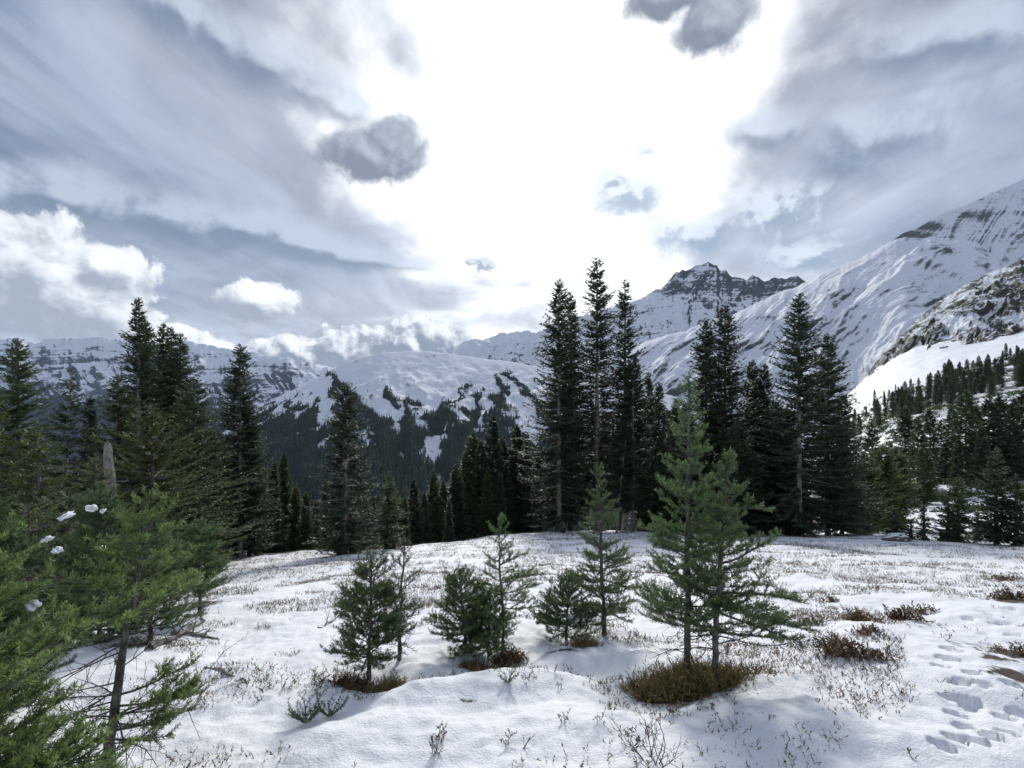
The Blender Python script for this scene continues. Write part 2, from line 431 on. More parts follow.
def soil_mask(x, y):
    """bare earth: the trail at the right edge and a few thawed spots"""
    s = np.zeros_like(x)
    for (px, py, rx, ry, a) in [(1020, 606, .55, .28, .9), (1030, 655, .45, .3, .95), (1022, 690, .22, .25, .9), (1012, 672, .32, .10, .9), (1000, 601, .5, .16, .7),
                                (690, 688, .50, .20, .9), (390, 683, .20, .12, .75), (500, 655, .28, .12, .65), (470, 705, .10, .05, .7), (660, 690, .3, .12, .8),
                                (845, 668, .2, .12, .7), (905, 621, .3, .14, .6), (858, 626, .22, .12, .6), (562, 650, .25, .1, .7),
                                (190, 610, .7, .5, .7), (140, 650, .6, .4, .7), (215, 595, .5, .4, .6)]:
        p = SP[(px, py)]
        s = np.maximum(s, a*np.exp(-((x-p[0])/rx)**2-((y-p[1])/ry)**2))
    return s
SP = {k: rayhit(k[0], k[1], base_z) for k in [(1020, 606), (1030, 655), (1022, 690), (1012, 672), (1000, 601), (690, 688), (390, 683), (500, 655), (470, 705), (660, 690),
                                              (845, 668), (905, 621), (858, 626), (562, 650), (190, 610), (140, 650), (215, 595)]}

def build_ground():
    a = np.concatenate([np.linspace(-math.pi, R_(-56), 40)[:-1], np.linspace(R_(-56), R_(56), 820), np.linspace(R_(56), math.pi, 40)[1:-1]])
    r = np.concatenate([np.geomspace(.25, 16, 620), np.geomspace(16, 1500, 430)[1:]])
    Rr, Aa = np.meshgrid(r, a, indexing='ij')
    x = Rr*np.sin(Aa); y = Rr*np.cos(Aa)
    z = ground_z(x, y)
    px = CX+F*np.tan(np.clip(Aa, R_(-70), R_(70)))
    soil = soil_mask(x, y)
    row = HZ-F*z/np.maximum(y, .1)
    veg = np.zeros_like(x)
    rt = sstep(770, 850, px)
    veg += rt*sstep(170, 240, y)*sstep(480, 400, y)*.44
    veg += rt*sstep(400, 470, y)*.06
    veg += rt*sstep(48, 60, y)*sstep(150, 110, y)*.36
    veg += (1-rt)*sstep(28, 44, y)*.9
    V = np.stack([x, y, z], -1).reshape(-1, 3)
    o = mesh_np('snowy_ground', V, grid_faces(len(r), len(a), True)[:, ::-1], M['ground'], smooth=True, attrs={'soil': soil, 'veg': veg})
    tag(o, kind='structure')
build_ground()

# ------------------------------------------------------------------ mountains
def pts(lst):
    a = np.array(lst, float); return a[:, 0], a[:, 1], a[:, 2]

def patch(name, crest, foot, mat, ns, nt, p=1.0, amp=30, gl=200, seed=1, jag=0., back=.35, skew=0., rockfn=None, woodfn=None, tn=None):
    """a mountain: front face from foot to crest and a back face behind; gullies run down the fall line"""
    cp, cr, cy = pts(crest); fp, fr, fy = pts(foot)
    s = np.linspace(0, 1, ns)
    def arc(pp, rr, yy):
        t = (pp-pp[0])/(pp[-1]-pp[0]); px = np.interp(s, t, pp); return px, np.interp(s, t, rr), np.interp(s, t, yy)
    cpx, crow, cY = arc(cp, cr, cy); fpx, frow, fY = arc(fp, fr, fy)
    t = np.concatenate([np.linspace(0, 1, nt), 1+np.linspace(0, 1, 40)[1:]*back])
    T = t[:, None]; tt = np.minimum(T, 1)
    cx = (cpx-CX)/F*cY; cz = (HZ-crow)/F*cY; fx = (fpx-CX)/F*fY; fz = (HZ-frow)/F*fY
    x = fx+(cx-fx)*T; y = fY+(cY-fY)*T
    z = fz+(cz-fz)*tt**p
    over = np.maximum(T-1, 0); z = z-(cz-fz)*over*1.1
    L = np.cumsum(np.hypot(np.gradient(cx), np.gradient(cy if False else cY)))
    D = np.mean(np.hypot(cY-fY, cx-fx))
    along = (np.broadcast_to(L, x.shape)); down = (1-tt)*D+0*along
    wx = along+.35*gl*fbm(along/gl/1.5, down/gl/1.5, 3, seed+7)
    wx = wx+skew*down
    gul = ridged(wx/gl, down/gl/4.0, 5, seed, .55)
    env = np.clip(1-tt**5, 0, 1)*np.clip(tt*6, 0, 1)+.0
    rough = fbm(x/gl*1.5, y/gl*1.5, 5, seed+3, .55)
    z = z+amp*env*(gul-.62)*1.6+amp*.28*env*rough
    if jag: z = z+jag*(fbm(along/gl*2.2, along*0+3.3, 5, seed+50, .6))*np.clip(tt*3-2, 0, 1)
    P3 = np.stack([x, y, z], -1)
    du = np.gradient(P3, axis=1); dv = np.gradient(P3, axis=0); nn = np.cross(du, dv); nn /= np.linalg.norm(nn, axis=-1, keepdims=True)+1e-9
    st = 1-np.abs(nn[..., 2])
    pxx = CX+F*x/y; rw = HZ-F*z/y
    c = dict(x=x, y=y, z=z, t=T+0*x, px=pxx, row=rw, steep=st, gul=gul, rough=rough, along=along, down=down)
    rock = rockfn(c) if rockfn else np.zeros_like(x)
    wood = woodfn(c) if woodfn else np.zeros_like(x)
    o = mesh_np(name, P3.reshape(-1, 3), grid_faces(len(t), ns), mat, smooth=True, attrs={'rock': rock, 'wood': wood})
    tag(o, kind='structure'); c['wood'] = wood
    return c

def blob(c, lst):
    o = np.zeros_like(c['px'])
    for (px, row, rx, ry, a) in lst:
        dx = (c['px']-px); dy = c['row']-row
        o = np.maximum(o, a*np.exp(-(dx/rx)**2-(dy/ry)**2))
    return o

# far blue ridge at the left
patch('far_ridge', [(-260, 330, 7600), (-120, 322, 7400), (-40, 332, 7200), (0, 338, 7000), (35, 342, 7000), (60, 338, 7000), (100, 337, 6900), (122, 338, 6900), (150, 346, 6800), (186, 342, 6800), (215, 347, 6700),
                     (252, 353, 6600), (290, 359, 6400), (329, 367, 6200), (380, 380, 6000), (460, 392, 6000)],
      [(-260, 470, 4600), (0, 470, 4600), (250, 460, 4400), (460, 440, 4400)], M['far'], 620, 190, 1.1, 130, 620, 11, 30,
      rockfn=lambda c: .47+1.3*(c['steep']-.25)+.10*c['rough']-.25*sstep(.80, 1, c['t']),
      woodfn=lambda c: sstep(382, 420, c['row']+14*c['rough']-.06*(c['px']-150))*.85)

# snowy dome with woods creeping up its foot
FING = [(327, 372, 386, 436, 3, 13), (330, 376, 346, 442, 2, 10), (380, 384, 396, 404, 3, 7), (469, 384, 428, 428, 2, 11), (510, 372, 492, 424, 2, 13), (511, 376, 548, 418, 2, 8), (482, 388, 468, 426, 2, 8),
        (302, 394, 258, 444, 3, 11), (322, 398, 288, 448, 3, 12), (556, 384, 578, 432, 2, 9), (412, 400, 400, 430, 2, 6), (452, 402, 446, 430, 2, 7), (284, 398, 250, 430, 2, 7)]
def fingers(c):
    o = np.zeros_like(c['px']); X = c['px']+11*c['rough']; Yr = c['row']+5*c['rough']
    for (a, b, e, f, w0, w1) in FING:
        t = np.clip(((X-a)*(e-a)+(Yr-b)*(f-b))/((e-a)**2+(f-b)**2), 0, 1); d = np.hypot(X-a-(e-a)*t, Yr-b-(f-b)*t)
        o = np.maximum(o, 1-.5*d/(.78*(w0+(w1-w0)*t)))
    return np.clip(o, 0, 1)
def mid_wood(c):
    w = sstep(404, 446, c['row']+28*c['rough']+70*(c['gul']-.62)+.04*(c['px']-400)*0)
    b = blob(c, [(330, 380, 7, 10, .9), (341, 392, 12, 12, 1), (355, 406, 15, 13, 1), (372, 396, 5, 9, .7), (377, 412, 8, 8, .8), (420, 403, 7, 12, .8), (432, 398, 6, 6, .6),
                  (458, 396, 8, 6, .75), (466, 390, 5, 8, .8), (450, 408, 12, 6, .6), (489, 388, 5, 10, .8), (494, 398, 10, 8, 1), (504, 406, 12, 9, .9), (480, 405, 10, 8, .7), (300, 410, 9, 12, .7),
                  (275, 418, 16, 12, .8), (520, 412, 8, 9, .6), (540, 408, 8, 8, .55), (320, 372, 4, 5, .5), (262, 408, 12, 8, .8)])
    return np.maximum(np.maximum(w, b*(.55+.5*c['rough'])), fingers(c)*sstep(.25, .6, fingers(c)))
MID = patch('forested_ridge', [(-300, 500, 2300), (90, 465, 2300), (180, 440, 2350), (240, 414, 2400), (254, 409, 2420), (290, 391, 2450), (327, 373, 2500), (345, 363, 2520), (362, 357, 2550), (385, 353, 2560), (409, 351, 2600), (435, 352, 2620), (478, 358, 2620), (510, 362, 2600),
                               (542, 367, 2560), (600, 376, 2500), (640, 388, 2460), (700, 402, 2400), (800, 420, 2300), (900, 440, 2300)],
            [(-300, 640, 1100), (250, 600, 1100), (540, 600, 1150), (900, 600, 1200)], M['ridge'], 640, 260, 1.12, 28, 170, 5, 3,
            rockfn=lambda c: .26+1.2*(c['steep']-.22)+.10*c['rough']+.25*blob(c, [(440, 356, 22, 3, 1), (360, 362, 20, 4, .7), (478, 362, 30, 3, .6)]), woodfn=mid_wood)

# the broad glaciated slope and the rock peak behind it
patch('glacier_slope', [(440, 392, 2900), (520, 374, 3000), (580, 362, 3100), (640, 345, 3300), (700, 325, 3500), (745, 309, 3650), (803, 282, 3800), (825, 273, 3800), (850, 263, 3800), (872, 252, 3800), (890, 243, 3800), (905, 238, 3800), (930, 238, 3800), (955, 241, 3780),
                         (975, 243, 3750), (990, 254, 3700), (1003, 264, 3600), (1040, 270, 3500), (1100, 262, 3400), (1300, 230, 3400)],
      [(440, 470, 1900), (700, 500, 1800), (900, 500, 1500), (1300, 480, 1500)], M['slope'], 640, 300, .95, 80, 560, 23, 14, skew=.75,
      rockfn=lambda c: .15+1.5*(c['steep']-.26)+.16*c['rough']+.5*blob(c, [(790, 300, 40, 5, .8), (850, 272, 30, 4, .7), (870, 262, 24, 4, .6), (720, 345, 50, 5, .6), (815, 340, 40, 6, .5), (940, 250, 30, 4, .6), (830, 292, 26, 7, .9), (800, 305, 24, 5, .6), (730, 330, 30, 4, .5), (905, 238, 40, 5, .9), (700, 350, 24, 4, .5), (850, 330, 20, 10, .5), (960, 240, 14, 5, .6), (690, 330, 12, 4, .6), (770, 318, 20, 4, .6), (880, 290, 30, 5, .5), (760, 345, 24, 6, .6)]))
patch('snow_dome', [(840, 280, 4700), (870, 258, 4700), (885, 245, 4700), (905, 232, 4700), (922, 225, 4700), (945, 212, 4700), (965, 205, 4700), (985, 196, 4700), (1024, 179, 4700), (1100, 142, 4700), (1300, 80, 4700)],
      [(840, 360, 3900), (1024, 330, 3900), (1300, 290, 3900)], M['slope'], 400, 160, .9, 60, 480, 29, 10, skew=.9,
      rockfn=lambda c: .16+1.2*(c['steep']-.26)+.14*c['rough']+.7*blob(c, [(905, 236, 26, 5, .9), (930, 226, 18, 4, .8), (885, 248, 14, 5, .7), (970, 215, 20, 4, .4)]))
patch('rock_peak', [(380, 362, 4800), (435, 350, 4800), (470, 341, 4850), (505, 333, 4900), (520, 331, 4900), (535, 332, 4900), (548, 326, 4900), (575, 319, 5000), (600, 311, 5100), (620, 303, 5150), (636, 301, 5200), (648, 293, 5200), (655, 290, 5200), (660, 288, 5200),
                     (672, 277, 5200), (676, 272, 5200), (682, 270, 5200), (686, 271, 5200), (690, 267, 5200), (698, 265.5, 5200), (701, 262.5, 5200), (712, 262, 5200), (717, 264, 5200), (719, 270, 5200), (726, 272, 5200), (733, 276, 5200), (740, 275, 5200), (746, 279, 5200), (752, 277, 5200),
                     (765, 280, 5200), (775, 278, 5200), (790, 279, 5200), (796, 277, 5200), (803, 280, 5200), (815, 290, 5200), (900, 320, 5200)],
      [(380, 420, 3600), (600, 410, 3600), (700, 385, 3700), (900, 390, 3800)], M['peak'], 640, 240, 1.15, 85, 260, 41, 22,
      rockfn=lambda c: .22+1.1*(c['steep']-.30)+.12*c['rough']+.36*sstep(300, 268, c['row']+7*c['rough']-.10*np.abs(c['px']-700))*sstep(630, 660, c['px'])+.34*blob(c, [(690, 292, 34, 10, .8), (640, 312, 22, 8, .5), (760, 290, 44, 9, .9), (715, 305, 30, 8, .4), (560, 328, 18, 3, .7), (610, 318, 20, 4, .6)]))
# dark rocky shoulder above the white slope at the right
patch('rocky_hill', [(868, 372, 900), (884, 352, 920), (893, 343, 940), (905, 331, 960), (922, 316, 980), (940, 300, 1000), (962, 287, 1000), (985, 276, 1000), (1005, 266, 1000), (1024, 258, 1000), (1080, 236, 1000), (1300, 170, 1000)],
      [(868, 392, 640), (900, 385, 640), (960, 352, 640), (1024, 345, 640), (1300, 310, 640)], M['rocky'], 460, 200, 1.1, 16, 60, 61, 3,
      rockfn=lambda c: .58+.9*(c['steep']-.3)+.18*c['rough']-.3*blob(c, [(960, 320, 30, 10, 1), (1000, 300, 20, 8, .8), (1024, 318, 22, 7, .9), (930, 335, 14, 5, .8)]),
      woodfn=lambda c: .46*sstep(.05, .3, c['t'])+.3*c['rough']-.2*blob(c, [(960, 320, 30, 10, 1), (1000, 300, 20, 8, .8), (1024, 315, 22, 7, .9)]))

# ------------------------------------------------------------------ tree builders
def unit(a): return a/(np.linalg.norm(a, axis=-1, keepdims=True)+1e-9)

def tubes(p0, p1, r0, r1, k=4):
    """separate tapered tubes for many segments at once"""
    ax = unit(p1-p0); ref = np.where(np.abs(ax[:, 2:3]) > .9, np.array([[1., 0, 0]]), np.array([[0, 0, 1.]]))
    u = unit(np.cross(ax, ref)); v = np.cross(ax, u)
    a = np.arange(k)*2*np.pi/k
    ring = u[:, None]*np.cos(a)[None, :, None]+v[:, None]*np.sin(a)[None, :, None]
    V = np.concatenate([p0[:, None]+ring*r0[:, None, None], p1[:, None]+ring*r1[:, None, None]], 1)
    n = len(p0); b = np.arange(n)[:, None]*2*k; i = np.arange(k)[None]; j = (i+1) % k
    Fc = np.stack(np.broadcast_arrays(b+i, b+j, b+k+j, b+k+i), -1).reshape(-1, 4)
    return V.reshape(-1, 3), Fc

def sweep(path, rad, k=8, seed=0, wob=.12):
    path = np.asarray(path, float); n = len(path); a = np.arange(k)*2*np.pi/k
    rng = np.random.default_rng(seed)
    w = 1+wob*(rng.random((n, k))-.5)*2
    tg = unit(np.gradient(path, axis=0)); ref = np.array([[0., 1, 0]]); u = unit(np.cross(np.broadcast_to(ref, tg.shape), tg)); v = np.cross(tg, u)
    V = path[:, None]+(u[:, None]*np.cos(a)[None, :, None]+v[:, None]*np.sin(a)[None, :, None])*(np.asarray(rad)[:, None]*w)[..., None]
    return V.reshape(-1, 3), grid_faces(n, k, True)

def join(parts):
    Vs, Fs, o = [], [], 0
    for V, Fc in parts:
        Vs.append(V); Fs.append(Fc+o); o += len(V)
    return np.concatenate(Vs), np.concatenate(Fs)

def kites(p, d, n, L, W):
    """flat kite-shaped sprays: base p, direction d, side vector n"""
    mid = p+d*(L*.45)[:, None]
    V = np.stack([p, mid+n*(W*.5)[:, None], p+d*L[:, None], mid-n*(W*.5)[:, None]], 1).reshape(-1, 3)
    return V, np.arange(len(p)*4).reshape(-1, 4)

def conifer(H, R, seed, clear=None, leaf=.25, start=.06, wh=None, nper=11, pexp=.8, sparse=0., bare=0., lean=(0, 0), top=.5, wr=.36, dead=10, tr=None, samp=.36):
    """a grown spire-shaped conifer; returns crown (verts, quads) and trunk (verts, quads)"""
    rng = np.random.default_rng(seed)
    wh = wh or max(.16, H*.018)
    h = np.arange(start*H, H*.985, wh)
    h = np.repeat(h, nper)+rng.normal(0, wh*.45, len(h)*nper)
    h = np.clip(h, start*H, H*.99)
    az = rng.random(len(h))*2*np.pi
    t = h/H
    prof = (1-t)**(pexp*.97)*(1-.35*np.exp(-((t-start)/.10)))
    clump = .62+.5*pnoise(np.cos(az)*1.2+seed, h/(H*.09)+np.sin(az)*1.2, seed)+.40*rng.random(len(h))
    clump = np.clip(clump*1.32, .4, 1.6)
    L = R*prof*clump+R*.02
    keep = rng.random(len(h)) > sparse
    if clear:
        for (c0, c1) in clear: keep &= ~((t > c0) & (t < c1) & (np.abs((az-4.712+np.pi) % (2*np.pi)-np.pi) < .48) & (rng.random(len(h)) < .88))
    if bare: keep &= ~((t < bare) & (rng.random(len(h)) < .9))
    h, az, L, t = h[keep], az[keep], L[keep], t[keep]
    px = lean[0]*(h/H)**1.3; py = lean[1]*(h/H)**1.3
    sl = -.42+.75*t+rng.normal(0, .12, len(h)); curl = .28-.1*t
    K = np.maximum(3, (L/(leaf*samp)).astype(int)); idx = np.repeat(np.arange(len(h)), K)
    kk = np.concatenate([np.arange(q) for q in K])
    s = (kk+rng.random(len(idx)))/K[idx]; s = .08+.92*s
    Lb = L[idx]; d2 = np.stack([np.cos(az[idx]), np.sin(az[idx])], -1)
    def at(ss):
        return np.stack([px[idx]+d2[:, 0]*Lb*ss, py[idx]+d2[:, 1]*Lb*ss, h[idx]+Lb*(sl[idx]*ss+curl[idx]*ss*ss)], -1)
    p = at(s); fw = unit(at(s+.05)-p)
    out = []
    for sg in (-1, 1, 0):
        th = sg*(.5+.55*rng.random(len(idx)))+rng.normal(0, .18, len(idx))
        c, si = np.cos(th), np.sin(th)
        d = np.stack([fw[:, 0]*c-fw[:, 1]*si, fw[:, 0]*si+fw[:, 1]*c, fw[:, 2]+rng.normal(-.14, .25, len(idx))], -1); d = unit(d)
        ll = leaf*(.65+.7*rng.random(len(idx)))*(1.15-.45*s)
        ll = np.minimum(np.minimum(ll, .25+Lb*.9), leaf*.22+(H-h[idx])*.26)
        side = unit(np.cross(d, np.array([0, 0, 1.]))+rng.normal(0, .45, (len(idx), 3)))
        out.append(kites(p+rng.normal(0, leaf*.08, p.shape), d, side, ll, ll*wr*(.8+.5*rng.random(len(idx)))))
    # leader shoots
    tp = np.array([[lean[0], lean[1], H*.97]]*7); td = unit(rng.normal(0, .28, (7, 3))+np.array([0, 0, 1.])); td[0] = (0, 0, 1)
    out.append(kites(tp-np.array([0, 0, .5])*leaf*rng.random((7, 1))*3, td, unit(rng.normal(0, 1, (7, 3))), np.full(7, leaf*1.2), np.full(7, leaf*.28)))
    crown = join(out)
    # trunk with a dead limb or two
    hh = np.linspace(-.25, H*.985, 18); r0 = tr or max(.07, H*.0115)
    rad = r0*(1-np.clip(hh/H, 0, 1))**.85+.012; rad[0] *= 1.35
    path = np.stack([lean[0]*np.clip(hh/H, 0, 1)**1.3, lean[1]*np.clip(hh/H, 0, 1)**1.3, hh], -1)
    tp_ = [sweep(path, rad, 8, seed)]
    # live limbs run out under the foliage
    e = np.stack([px, py, h], -1); f = .7
    q = np.stack([px+np.cos(az)*L*f, py+np.sin(az)*L*f, h+L*(sl*f+curl*f*f)], -1)
    sel = rng.random(len(h)) < .5
    tp_.append(tubes(e[sel], q[sel], np.minimum(.02+.006*L[sel], .03), np.full(sel.sum(), .006), 3))
    if dead:
        dh = H*(.03+.42*rng.random(dead)); da = rng.random(dead)*2*np.pi; dl = R*(.3+.5*rng.random(dead))
        a0 = np.stack([lean[0]*(dh/H)**1.3, lean[1]*(dh/H)**1.3, dh], -1)
        a1 = a0+np.stack([np.cos(da)*dl, np.sin(da)*dl, dl*(-.45+.4*rng.random(dead))], -1)
        tp_.append(tubes(a0, a1, np.full(dead, .022), np.full(dead, .005), 3))
    return crown, join(tp_)

def put_conifer(name, px, Y, top, hw, label, mat='needle_dark', bark='bark', group=None, seed=0, base=None, dleaf=1., **kw):
    x = (px-CX)/F*Y; z = gz(x, Y)
    if base is not None: x, Y, z = hit(px, base)
    H = (HZ-top)/F*Y-z; R = hw/F*Y
    leaf = kw.pop('leaf', None) or max(.08, .0082*Y)*dleaf
    cr, tk = conifer(H, R, seed, leaf=leaf, **kw)
    t = thing(name, label, 'tree', (x, Y, z-.03), group)
    mesh_np('trunk', *tk, M[bark], t, smooth=True); mesh_np('crown', *cr, M[mat], t)
    return t

# ---- young firs close to the viewer: every needle is a face
class Fir:
    def __init__(s, seed): s.rng = np.random.default_rng(seed); s.sg = []; s.wood = []
    def limb(s, p, d, L, bend=.25, n=6, r=.008, wob=.06):
        """a curved limb; returns its points"""
        P = [np.array(p, float)]; d = np.array(d, float); d /= np.linalg.norm(d)
        for i in range(n):
            d = d+np.array([0, 0, bend/n])+s.rng.normal(0, wob, 3); d /= np.linalg.norm(d); P.append(P[-1]+d*L/n)
        for i in range(n): s.wood.append((P[i], P[i+1], r*(1-.8*i/n), r*(1-.8*(i+1)/n)))
        return np.array(P)
    def bough(s, p, d, L, tw=.045, tl=.36, bend=.3, first=.18, r=.007, flat=1.0, full=1.0):
        n = max(4, int(L/.07)); P = s.limb(p, d, L, bend, n, r)
        k = int(L*(1-first)/tw)
        for i in range(n):
            if (i+.5)/n > first*.8: s.sg.append((P[i], P[i+1], full, .6 if i == n-1 else .1))
        for i in range(k):
            q = first+(1-first)*(i+s.rng.random())/max(k, 1); f = q*n; j = min(int(f), n-1); b = P[j]+(P[j+1]-P[j])*(f-j)
            ax = unit(P[j+1]-P[j]); sd = unit(np.cross(ax, [0, 0, 1.]))
            sgn = 1 if i % 2 else -1
            up = np.array([0, 0, 1.])
            dr = ax*(.75+.25*s.rng.random())+sd*sgn*(.55+.5*s.rng.random())+up*s.rng.normal(.16, .28*(1-flat*.5))
            l = min(L*tl*(1.08-q)*(.6+.7*s.rng.random())+.055, .32)
            Q = s.limb(b, dr, l, .3, 3 if l > .09 else 2, r*.42, .10)
            for m in range(len(Q)-1): s.sg.append((Q[m], Q[m+1], full, (m+1)/(len(Q)-1)))
            if l > .13:
                for g_ in (-1, 1):
                    for fr in (.4, .68):
                        fi = fr*(len(Q)-1); jj = min(int(fi), len(Q)-2); b2 = Q[jj]+(Q[jj+1]-Q[jj])*(fi-jj); a2 = unit(Q[jj+1]-Q[jj]); s2 = unit(np.cross(a2, [0, 0, 1.]))
                        T = s.limb(b2, a2*.8+s2*g_*.7+up*s.rng.normal(.2, .2), l*.42*(.7+.5*s.rng.random()), .2, 1, r*.3)
                        s.sg.append((T[0], T[1], full, .9))
        return P
    def twigs(s, p, d, L, n=5, r=.006):
        """a dead limb with bare side twigs"""
        P = s.limb(p, d, L, s.rng.normal(-.1, .35), 6, r, .12)
        for i in range(n):
            j = s.rng.integers(1, 6); ax = unit(P[j]-P[j-1])
            Q = s.limb(P[j], ax+s.rng.normal(0, .65, 3), L*(.15+.35*s.rng.random()), s.rng.normal(0, .3), 3, r*.45, .15)
            for _ in range(2): s.limb(Q[s.rng.integers(1, 4)], unit(Q[-1]-Q[0])+s.rng.normal(0, .7, 3), L*(.06+.12*s.rng.random()), 0, 2, r*.25, .15)
        return P
    def needles(s, dens=330, nl=.019, nw=.0044, up=.5):
        p0 = np.array([a[0] for a in s.sg]); p1 = np.array([a[1] for a in s.sg]); fu = np.array([a[2] for a in s.sg]); tp = np.array([a[3] for a in s.sg])
        l = np.linalg.norm(p1-p0, axis=1); k = np.maximum(1, (l*dens*fu+s.rng.random(len(l))).astype(int)); idx = np.repeat(np.arange(len(l)), k)
        q = s.rng.random(len(idx)); ax = unit(p1-p0)[idx]; p = p0[idx]+(p1-p0)[idx]*q[:, None]
        rd = s.rng.normal(0, 1, (len(idx), 3)); rd[:, 2] += up; rd = rd-ax*np.sum(rd*ax, 1, keepdims=True); rd = unit(rd)
        d = unit(ax*(.45+.35*s.rng.random((len(idx), 1)))+rd*.85+np.array([0, 0, .10])*up)
        L = nl*(.7+.5*s.rng.random(len(idx))); W = nw*(.8+.4*s.rng.random(len(idx)))
        sd = unit(np.cross(d, s.rng.normal(0, 1, (len(idx), 3))))
        s.tip = np.repeat(np.clip(tp[idx]*(.35+.65*q)+s.rng.normal(0, .12, len(idx)), 0, 1), 4)
        return kites(p, d, sd, L, W)
    def woodmesh(s, extra=()):
        a = np.array([w[0] for w in s.wood]); b = np.array([w[1] for w in s.wood]); r0 = np.array([w[2] for w in s.wood]); r1 = np.array([w[3] for w in s.wood])
        return join(list(extra)+[tubes(a, b, np.maximum(r0, .0011), np.maximum(r1, .0009), 4)])

def stem_path(top, n=16, seed=0, wob=.005):
    """trunk points from the root to (dx, dy, H)"""
    rng = np.random.default_rng(seed); q = np.linspace(0, 1, n)
    P = np.array([[top[0]*a**1.2, top[1]*a**1.2, top[2]*a] for a in q]); P[1:-1, :2] += rng.normal(0, wob, (n-2, 2)); P[0, 2] -= .12
    return P, q

def young_fir(name, label, base, topz, R, seed, mat='needle_young', dx=0., dy=0., start=.15, whorl=.085, nper=5, pexp=.75, dens=500, nl=.026, nw=.0046,
              r0=.03, dead=8, tw=.042, tl=.42, extra=None, full=1.0, low=-.1, group=None, bark='bark_young', stop=1.0, stems=None):
    x, y, z = base; H = topz-z
    f = Fir(seed); P, q = stem_path((dx, dy, H), 16, seed)
    def at(t): return np.array([np.interp(t, q, P[:, i]) for i in range(3)])
    hs = np.arange(start, .97, whorl/H)
    for t in hs:
        a0 = f.rng.random()*6.28
        for i in range(nper):
            tt = min(t+f.rng.normal(0, .3*whorl/H), .985)
            a = a0+i*6.28/nper+f.rng.normal(0, .3)
            g_ = (tt-start)/(1-start); L = R*((1-g_)**pexp)*(.45+.75*f.rng.random())*(.75+.25*min(1, g_/.12))+.05
            e = low+.75*max(g_, 0)**1.4+f.rng.normal(0, .12)
            if f.rng.random() < .13: continue
            f.bough(at(tt), (math.cos(a), math.sin(a), e), L, tw, tl, .35, .16, .004+.005*L, full=full)
    # leader
    f.bough(at(.96), (f.rng.normal(0, .05), f.rng.normal(0, .05), 1), H*.04+.08, .02, .5, 0, 0, .004)
    for i in range(dead):
        a = f.rng.random()*6.28; t = .06+(start+.12)*f.rng.random()
        f.twigs(at(t), (math.cos(a), math.sin(a), f.rng.normal(-.05, .3)), R*(.3+.5*f.rng.random()), 6, .0045)
    if extra: extra(f, at)
    rad = r0*.68*(1-q)**.8+.004; rad[0] *= 1.3
    t = thing(name, label, 'young tree', (x, y, z), group)
    mesh_np('trunk', *f.woodmesh([sweep(P, rad, 9, seed)]), M[bark], t, smooth=True)
    nv = f.needles(dens, nl, nw); mesh_np('crown', *nv, M[mat], t, attrs={'tip': f.tip})
    return t

